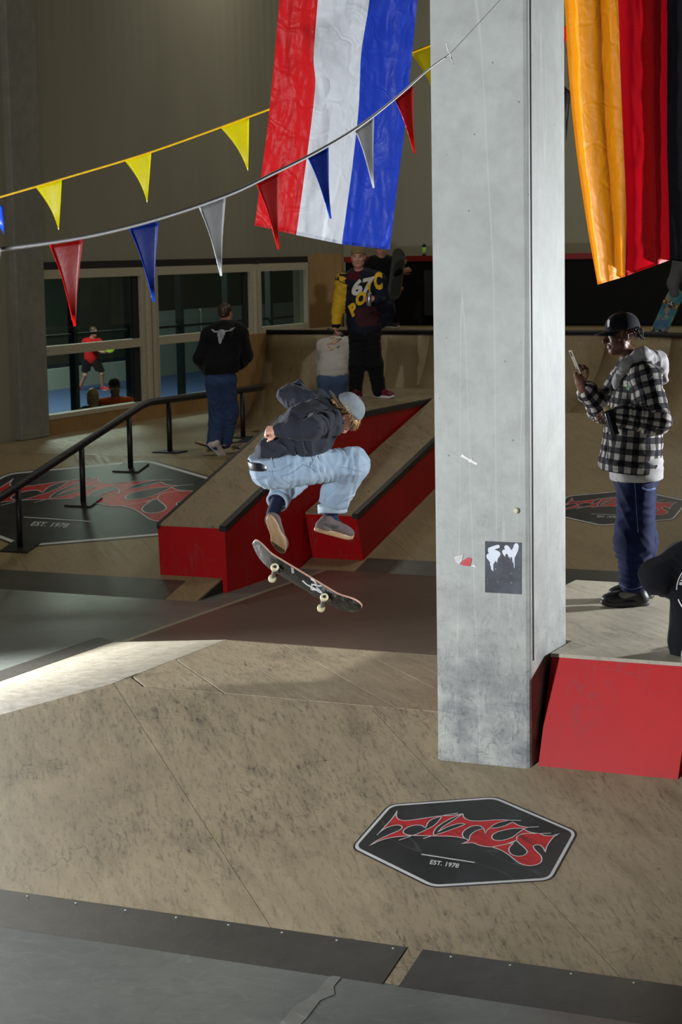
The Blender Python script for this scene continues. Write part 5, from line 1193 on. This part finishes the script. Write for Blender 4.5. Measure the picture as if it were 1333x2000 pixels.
cb = j(721, 598, -.26); cn_ = empty('drink_can', cb, 'slim silver drink can held by the person in the navy sweatshirt', 'can')
MB().lathe([(.024, 0), (.029, .008), (.029, .145), (.022, .165), (.0, .165)], frz(cb, (.06, 0, 1)), 16).build('body', simple('can_silver', srgb(170, 172, 178), .25, metal=.8), cn_, True)
MB().lathe([(.022, .165), (.0225, .168), (.019, .168), (.018, .164), (0, .164)], frz(cb, (.06, 0, 1)), 16).build('lid', M['truck'], cn_, True)
mb_ = j(664, 652, -.07); mc = empty('microphone', mb_, 'black microphone in the lowered hand of the person in the navy sweatshirt', 'microphone')
ma = unit(A_([-.55, -.2, .25])); MB().lathe([(.0, 0), (.014, 0), (.017, .10), (.012, .17), (0, .17)], frz(mb_, ma), 12).build('handle', M['btn'], mc, True)
MB().lathe([(.015, 0), (.024, -.012), (.028, -.03), (.022, -.052), (.0, -.06)], frz(mb_, ma), 12).build('grille', simple('mic_grille', (.08, .08, .085), .4, metal=.7), mc, True)
# ---- bent person in the white shirt
Yb = 26.0; j = lambda x, y, d=0.: Jp(x, y, d, Yb); bz_ = .98
J = dict(pel=j(649, 738), chest=j(653, 688, .16), neck=j(656, 668, .30), shL=j(634, 678, .22), elL=j(630, 705, .42), wrL=j(640, 735, .5), shR=j(677, 674, .22), elR=j(682, 700, .42), wrR=j(672, 735, .5), hipL=j(638, 742), knL=j(636, 795, .08), anL=j(634, 838, .0), hipR=j(662, 742), knR=j(664, 795, .08), anR=j(666, 838, .0))
tp = [cap(j(650, 722, .02), j(655, 685, .16), .20, .19, .06, 0, (A_([0, 1., .3])/1.044, .72)), cap(J['shL'], J['shR'], .11, .11, .08), cap(j(650, 728), j(650, 735), .19, .185, .05, 0, (A_([0, 1., 0]), .7))]+arm(J, 'R', .10, .085, .07, end=.3)+arm(J, 'L', .10, .085, .07, end=.3)
lg = [cap(j(640, 742), j(660, 742), .13, .13, .05)]+leg(J, 'R', .12, .11, .10)+leg(J, 'L', .12, .11, .10)
ax, bx_ = ft(634, 634, -.05, .22, Yb, bz_); cx, dx = ft(668, 670, -.05, .22, Yb, bz_)
root, H, top_o, _ = figure('person in white printed shirt bending over behind the long red ledge', (J['pel'][0], Yb, bz_), j, J, (j(657, 672, .46), (.0, .75, .1), (0, .2, -1), 1.0), srgb(180, 130, 110), hand_prims(J['wrL'], (0, .3, -1), (1, 0, 0), 'L')+hand_prims(J['wrR'], (0, .3, -1), (-1, 0, 0), 'R'),
    dict(p=tp, m=M['white_cotton'], clips=[(j(650, 735), A_([0, 0, -1.]))], d=wrinkle(.008, .14, 2)), dict(p=lg, m=M['denim_far'], clips=(), d=wrinkle(.006, .12, 7), name='jeans'), [(ax, bx_, (0, 0, 1), [M['shoe_b'], M['sole_w'], M['lace_w']], .29), (cx, dx, (0, 0, 1), [M['shoe_b'], M['sole_w'], M['lace_w']], .29)], .012, hair=lambda T, R, s: [])
bo = bvh_of(top_o)
rs = random.Random(2); cols = [simple('print_or', srgb(196, 116, 40), .8), simple('print_gr', srgb(110, 104, 98), .8), simple('print_ye', srgb(200, 170, 60), .8), simple('print_rd', srgb(190, 90, 80), .8)]
for i, (x, y, w, hh) in enumerate(((650, 659, 9, 2), (662, 661, 12, 2), (652, 663, 5, 4), (660, 666, 9, 2), (645, 671, 12, 2), (664, 663, 7, 2), (648, 668, 5, 3), (655, 671, 7, 1.5), (643, 677, 4, 2), (661, 676, 6, 3.5), (650, 680, 11, 1.6), (648, 683, 8, 1.4))):
    decal(bo, [[(x-w/2, y+1), (x+w/2, y-1), (x+w/2, y-1+hh), (x-w/2, y+1+hh)]], cols[i % 4], 'back_print', top_o, .004, 4)
# ---- pushing skater
Yk = 23.2; j = lambda x, y, d=0.: Jp(x, y, d, Yk); kz = DZ+.002
J = dict(pel=j(431, 738), chest=j(437, 672, .03), neck=j(441, 640, .07), shL=j(411, 655, .03), elL=j(393, 700, .06), wrL=j(404, 722, .26), shR=j(468, 652, .08), elR=j(479, 695, .14), wrR=j(466, 716, .30), hipL=j(420, 745), knL=j(426, 808, .10), anL=j(418, 866, -.03), hipR=j(442, 745, .03), knR=j(449, 803, .14), anR=j(440, 862, .12))
tp = [cap(j(439, 665, .04), j(431, 722, .0), .205, .195, .06, 0, (A_([0, 1., 0]), .72)), cap(J['shL'], J['shR'], .10, .10, .08), cap(j(432, 715), j(431, 727), .20, .185, .04, 0, (A_([0, 1., 0]), .72))]+arm(J, 'L', .105, .09, .065)+arm(J, 'R', .105, .09, .065)+[cap(j(427, 640, -.0), j(456, 638, .05), .075, .075, .05), cap(j(441, 648, -.10), j(441, 640, -.05), .08, .09, .05)]
lg = [cap(j(424, 740), j(440, 740), .125, .125, .05)]+leg(J, 'L', .12, .105, .088)+leg(J, 'R', .12, .105, .088)
root, H, top_o, _ = figure('person in black hooded top with a white skull print, pushing a skateboard by the windows', (J['pel'][0], Yk, kz), j, J, (j(441, 612, .09), (0, 0, 1), (.42, .9, -.1), .95), srgb(170, 120, 100), hand_prims(J['wrL'], (.3, .9, 0), (1, 0, 0), 'L')+hand_prims(J['wrR'], (-.3, .9, 0), (-1, 0, 0), 'R'),
    dict(p=tp, m=M['pureblack'], clips=[(j(431, 730), A_([.05, 0, -1.]))], d=wrinkle(.008, .14, 6), name='hooded_top'), dict(p=lg, m=M['denim_mid'], clips=(), d=wrinkle(.007, .12, 13), name='jeans'),
    [(j(405, 868, -.10), j(432, 893, .02), (.55, -.25, .75), [simple('white_shoe', srgb(190, 180, 172), .6), M['sole_w'], M['lace_w']], .28), (A_([j(432, 870)[0], Yk+.06, kz+.115]), A_([j(447, 870)[0], Yk+.33, kz+.115]), (0, 0, 1), [simple('white_shoe2', srgb(190, 180, 172), .6), M['sole_w'], M['lace_w']], .28)], .010, hair=lambda T, R, s: [ell(T(0, -.06, .0), A_([.07, .05, .06])*s, R, .02)], hairc=srgb(48, 30, 18))
bo = bvh_of(top_o)
def zk(pts): return [(360+x/5.717, 570+y/5.717) for x, y in pts]
M['skullp'] = simple('skull_print', srgb(168, 166, 172), .8)
decal(bo, [zk([(300, 418), (322, 418), (345, 437), (385, 435), (390, 424), (415, 420), (445, 422), (450, 432), (500, 430), (530, 405), (575, 393), (560, 408), (530, 435), (460, 445), (455, 470), (440, 510), (420, 545), (412, 575), (395, 582), (385, 560), (378, 510), (368, 475), (380, 452), (340, 455), (318, 440)])], M['skullp'], 'skull_print', top_o, .006, 3)
skateboard('dark skateboard under the pushing person near the handrail', A_([j(438, 875)[0], Yk+.16, kz+.098]), (.78, .62, 0), (0, 0, -1), [M['deck_black'], M['grip'], M['maple'], M['truck'], M['wheel_y']], .82)
# ---- person in black with a grey-gripped board on the deck
Yg = 28.2; j = lambda x, y, d=0.: Jp(x, y, d, Yg)
gz = QZ+.002
J = dict(pel=j(748, 572), chest=j(746, 535), neck=j(744, 508), shL=j(762, 516), elL=j(772, 540, -.1), wrL=j(784, 530, -.22), shR=j(726, 516), elR=j(720, 545), wrR=j(726, 565, -.1), hipL=j(755, 578), knL=j(758, 605, -.12), anL=j(753, 630), hipR=j(740, 578), knR=j(740, 606), anR=j(738, 630))
tp = [cap(j(745, 525), j(748, 570), .20, .19, .06, 0, (A_([0, 1., 0]), .7)), cap(J['shL'], J['shR'], .10, .10, .08)]+arm(J, 'L', .095, .08, .06)+arm(J, 'R', .095, .08, .06)
lg = [cap(j(741, 574), j(755, 574), .12, .12, .05)]+leg(J, 'L', .115, .10, .085)+leg(J, 'R', .115, .10, .085)
root, H, *_ = figure('person in black on the deck holding a grey skateboard upright, partly behind the flag', (J['pel'][0], Yg, gz), j, J, (j(744, 489, -.02), (0, 0, 1), (.2, -1, 0), 1.0), srgb(176, 126, 108), hand_prims(J['wrL'], (.8, -.3, .2), (.2, .9, 0), 'L', (.8, .9, .6))+hand_prims(J['wrR'], (0, 0, -1), (1, 0, 0), 'R'),
    dict(p=tp, m=M['pureblack'], clips=[(j(748, 585), A_([0, 0, -1.]))], d=wrinkle(.008, .14, 6), name='sweatshirt'), dict(p=lg, m=fabric('denim_navy', srgb(30, 36, 54), .2), clips=(), d=wrinkle(.006, .12, 13), name='jeans'), [(*ft(747, 770, .0, -.12, Yg, gz), (0, 0, 1), [M['shoe_b'], M['sole_w'], M['lace_w']], .29), (*ft(738, 730, .05, -.2, Yg, gz), (0, 0, 1), [M['shoe_b'], M['sole_w'], M['lace_w']], .29)], .012, hair=lambda T, R, s: [])
skateboard('grey-gripped skateboard held upright by the person in black', j(776, 536, -.20), j(770, 584, -.2)-j(783, 488, -.2), (.45, .85, .1), [M['deck_black'], simple('grip_grey', srgb(62, 64, 60), .9), M['maple'], M['truck'], M['wheel_y']], .72, .20)
# ---- person at the right edge of the deck with the blue board
Ye = 25.0; j = lambda x, y, d=0.: Jp(x, y, d, Ye)
J = dict(pel=j(1362, 590), chest=j(1362, 540), neck=j(1362, 505), shR=j(1330, 515), elR=j(1317, 552, -.05), wrR=j(1318, 577, -.18), shL=j(1394, 515), elL=j(1402, 556), wrL=j(1400, 590, -.1), hipR=j(1352, 596), knR=j(1350, 632), anR=j(1350, 664), hipL=j(1372, 596), knL=j(1374, 632), anL=j(1375, 664))
def ecol(V, nr): c = np.tile(A_(srgb(78, 76, 80)), (len(V), 1)); return c
tp = [cap(j(1362, 525), j(1362, 578), .20, .19, .06, 0, (A_([0, 1., 0]), .7)), cap(J['shL'], J['shR'], .10, .10, .08)]+arm(J, 'L', .095, .08, .06)+arm(J, 'R', .095, .08, .06)
lg = [cap(j(1355, 586), j(1369, 586), .13, .13, .05)]+leg(J, 'L', .115, .10, .085)+leg(J, 'R', .115, .10, .085)
ez = 2.202
figure('person at the right edge on the deck, grey sleeve and hand on a blue board', (J['pel'][0], Ye, ez), j, J, (j(1362, 470, -.02), (0, 0, 1), (-.5, -1, 0), 1.0), srgb(150, 100, 84), hand_prims(J['wrR'], (.0, -.2, -1), (-.3, -.9, 0), 'R', (.5, .7, .5))+hand_prims(J['wrL'], (0, 0, -1), (1, 0, 0), 'L'),
    dict(p=tp, m=fabric('grey_sweater', srgb(84, 82, 84), .15), clips=[(j(1362, 598), A_([0, 0, -1.]))], d=wrinkle(.008, .14, 6), name='sweater'), dict(p=lg, m=M['pureblack'], clips=(), d=None, name='trousers'), [(*ft(1352, 1340, .05, -.18, Ye, ez), (0, 0, 1), [M['shoe_b'], M['sole_w'], M['lace_w']], .29), (*ft(1377, 1380, .05, -.2, Ye, ez), (0, 0, 1), [M['shoe_b'], M['sole_w'], M['lace_w']], .29)], .013, hair=lambda T, R, s: [])
t = NT('teal_graphic', .5, .4); v = t.vec((1, 1, 1)); n1 = t.noise(v, 7, 4, .7, 1.0); n2 = t.noise(v, 16, 3, .6)
t.color(t.mix(t.rng(n2, .55, .66), t.mix(t.rng(n1, .4, .6), srgb(24, 74, 110), srgb(38, 120, 104)), srgb(150, 110, 50))); M['teal'] = t.m
skateboard('blue and green patterned skateboard at the right edge above the cap', j(1299, 622, -.22), j(1279, 668, -.22)-j(1322, 574, -.22), (-.35, -.9, -.15), [M['teal'], M['grip'], M['maple'], M['truck'], M['wheel_y']], .80, .20)
# ---- seated person in the lower right corner
Yc = 10.62; j = lambda x, y, d=0.: Jp(x, y, d, Yc)
J = dict(pel=j(1385, 1262), chest=j(1385, 1150), neck=j(1388, 1062), shL=j(1335, 1095), elL=j(1284, 1125, -.05), wrL=j(1335, 1160, .22), shR=j(1442, 1095), elR=j(1470, 1165), wrR=j(1440, 1220, .22), hipL=j(1362, 1272), knL=j(1366, 1290, -.42), anL=j(1368, 1430, -.40), hipR=j(1410, 1272), knR=j(1430, 1290, -.42), anR=j(1430, 1430, -.40))
tp = [cap(j(1385, 1120), j(1383, 1250), .205, .205, .06, 0, (A_([0, 1., 0]), .75)), cap(J['shL'], J['shR'], .09, .09, .08), cap(j(1383, 1255), j(1383, 1275), .205, .19, .04, 0, (A_([0, 1., 0]), .75))]+arm(J, 'L', .095, .092, .06, wr=(.005, .12, .4))+arm(J, 'R', .095, .085, .06)
tp += [cap(j(1365, 1068), j(1410, 1068), .07, .07, .05)]
lg = [cap(j(1362, 1275), j(1410, 1275), .10, .10, .05)]+leg(J, 'L', .088, .075, .065)+leg(J, 'R', .088, .075, .065)
root, H, top_o, _ = figure('seated person in dark hooded top with round white back print, lower right corner', (J['pel'][0], Yc, RZ), j, J, (j(1390, 1012), (0, 0, 1), (-.1, 1, 0), 1.0), srgb(190, 140, 120), hand_prims(J['wrL'], (.9, .3, 0), (0, 1, 0), 'L')+hand_prims(J['wrR'], (-.9, .3, 0), (0, 1, 0), 'R'),
    dict(p=tp, m=M['navyblack'], clips=[(j(1383, 1296), A_([0, 0, -1.]))], d=wrinkle(.007, .13, 6), name='hooded_top'), dict(p=lg, m=M['grey_cotton'], clips=(), d=wrinkle(.006, .1, 3), name='trousers'),
    [(j(1370, 1452, -.36), j(1366, 1470, -.60), (0, 0, 1), [M['shoe_b'], M['sole_w'], M['lace_w']], .28), (j(1432, 1452, -.36), j(1436, 1470, -.60), (0, 0, 1), [M['shoe_b'], M['sole_w'], M['lace_w']], .28)], .008, hair=lambda T, R, s: [], hairc=srgb(60, 44, 30))
bo = bvh_of(top_o)
cx_, cy_ = 1373, 1152
def arc(r0, r1, a0, a1, n=14):
    A = np.linspace(math.radians(a0), math.radians(a1), n); return [(cx_+r1*math.cos(t), cy_-r1*math.sin(t)*1.06) for t in A]+[(cx_+r0*math.cos(t), cy_-r0*math.sin(t)*1.06) for t in A[::-1]]
decal(bo, [arc(49.5, 51.5, a, a+30) for a in range(30, 178, 30)]+[arc(49.5, 51.5, a, a+30) for a in range(200, 350, 30)]+[arc(36, 37.3, a, a+30) for a in range(0, 360, 30)], M['print_w'], 'ring_print', top_o, .004, 4)
for txt, a0 in (('HAMBURG', 165), ('THE 7', 214)):
    n = len(txt)
    for i, ch in enumerate(txt):
        if ch == ' ': continue
        a = math.radians(a0-i*7.6) if a0 < 190 else math.radians(a0+i*7.6); rr = 40 if a0 < 190 else 47
        rad = A_([math.cos(a), -math.sin(a)*1.06]); tan = A_([math.sin(a), math.cos(a)]) if a0 < 190 else A_([-math.sin(a), -math.cos(a)])
        upv = rad*7.5 if a0 < 190 else -rad*7.5
        decal(bo, glyphs(ch, A_([cx_, cy_])+rad*rr-tan*2.2, tan*4.6, upv, .05), M['print_w'], 'letter_print', top_o, .005, 3)
# ---- spectators behind the glass
for who, ax_, (hx, hy), s_, label in (('kid', -15.25, (182, 774), .92, 'long-haired person sitting behind the left window pane'), ('man', -15.35, (224, 757), 1.0, 'person in orange top and dark cap sitting behind the left window pane')):
    q = onA(hx, hy, ax_); Yq = q[1]; j = lambda x, y, d=0.: Jp(x, y, d, Yq); sx = 1 if who == 'man' else .8
    J = dict(pel=j(hx+5, hy+88), chest=j(hx+3, hy+45), neck=j(hx+2, hy+24), shR=j(hx-22*sx, hy+32), elR=j(hx-24*sx, hy+60), wrR=j(hx-8, hy+75, -.15), shL=j(hx+27*sx, hy+30), elL=j(hx+52*sx if who == 'man' else hx+24, hy+36 if who == 'man' else hy+60, .1), wrL=j(hx+40, hy+58, -.1), hipR=j(hx-6, hy+90), knR=j(hx-10, hy+95, -.4), anR=j(hx-10, hy+150, -.4), hipL=j(hx+15, hy+90), knL=j(hx+20, hy+95, -.4), anL=j(hx+20, hy+150, -.4))
    tp = [cap(j(hx+2, hy+40), j(hx+5, hy+80), .17*s_, .17*s_, .06, 0, (A_([0, 1., 0]), .7)), cap(J['shL'], J['shR'], .085, .085, .08)]+arm(J, 'L', .085, .08, .06)+arm(J, 'R', .085, .08, .06)
    mt = fabric('orange_cotton', srgb(214, 82, 26), .1) if who == 'man' else M['pureblack']
    root, H, *_ = figure(label, j(hx, hy+150), j, J, (j(hx, hy), (0, 0, 1), (.3, -1, 0), s_), srgb(176, 128, 104), hand_prims(J['wrR'], (1, -.2, 0), (0, 1, 0), 'R')+hand_prims(J['wrL'], (-1, -.2, 0), (0, 1, 0), 'L'), dict(p=tp, m=mt, d=wrinkle(.006, .1, 3), name='top'), dict(p=leg(J, 'R', .08, .07, .06)+leg(J, 'L', .08, .07, .06)+[cap(J['hipR'], J['hipL'], .1, .1, .04)], m=M['denim_mid'], name='trousers'), None, .014,
        hair=(lambda T, R, s: [cap(T(.06, -.03, .02), T(.075, -.01, -.17), .035, .02, .02), cap(T(-.06, -.03, .02), T(-.075, -.01, -.17), .035, .02, .02), cap(T(0, -.07, .02), T(0, -.07, -.15), .06, .05, .03)]) if who == 'kid' else None, hairc=srgb(150, 120, 76) if who == 'kid' else (.02, .015, .01), stub=.5 if who == 'man' else 0)
    if who == 'man': cap_hat(root, H, M['cap_blk'], M['cap_blk'], s=1.06)
# ---- player on the court
q = onz(178, 762, .1); Yq = q[1]; j = lambda x, y, d=0.: Jp(x, y, d, Yq); mm = Yq/3889
J = dict(pel=j(178, 704), chest=j(178, 678), neck=j(182, 660), shR=j(167, 668), elR=j(186, 682, -.2), wrR=j(200, 688, -.3), shL=j(193, 668), elL=j(204, 678, -.1), wrL=j(210, 684, -.3), hipR=j(170, 708), knR=j(166, 733, -.1), anR=j(157, 755), hipL=j(188, 708), knL=j(199, 730, -.1), anL=j(200, 755))
figure('person in red shirt and dark shorts playing on the blue court behind glass', q, j, J, (j(183, 648, -.05), (.1, -.1, 1), (.8, -.5, -.2), 1.0), srgb(180, 130, 110), hand_prims(J['wrR'], (1, 0, 0), (0, 1, 0), 'R')+hand_prims(J['wrL'], (.6, 0, .3), (0, 1, 0), 'L'),
    dict(p=[cap(j(180, 672), j(178, 700), .17, .17, .06, 0, (A_([0, 1., 0]), .75)), cap(J['shL'], J['shR'], .085, .085, .06)]+arm(J, 'R', .08, .07, .06, end=.0)+arm(J, 'L', .08, .07, .06, end=.0), m=fabric('red_sport', srgb(190, 30, 34), .1), d=wrinkle(.006, .1, 3), name='shirt'),
    dict(p=[cap(J['hipR'], J['knR'], .12, .10, .05), cap(J['hipL'], J['knL'], .12, .10, .05)], m=M['pureblack'], name='shorts', clips=[(j(180, 725), A_([0, 0, -1.]))]), [(j(158, 762, .05), j(150, 766, -.1), (0, 0, 1), [simple('shoe_redp', srgb(190, 40, 50), .5), M['sole_w'], M['lace_w']], .29), (j(196, 763, .05), j(212, 764, -.05), (0, 0, 1), [simple('shoe_redq', srgb(190, 40, 50), .5), M['sole_w'], M['lace_w']], .29)], .016, hair=lambda T, R, s: [])
rk = empty('racket', j(212, 680, -.3), 'yellow-green padel racket held by the player behind glass', 'racket')
rc = j(214, 679, -.32); MB().lathe([(0, -.018), (.12, -.018), (.13, -.01), (.13, .01), (.12, .018), (0, .018)], frz(rc, (.35, -.9, .2)), 24).build('head', simple('racket_lime', srgb(170, 200, 50), .5), rk, True)
MB().tube([rc+A_([-.1, .02, -.06]), rc+A_([-.26, .05, -.16])], .018, 8).build('handle', M['black'], rk, True)
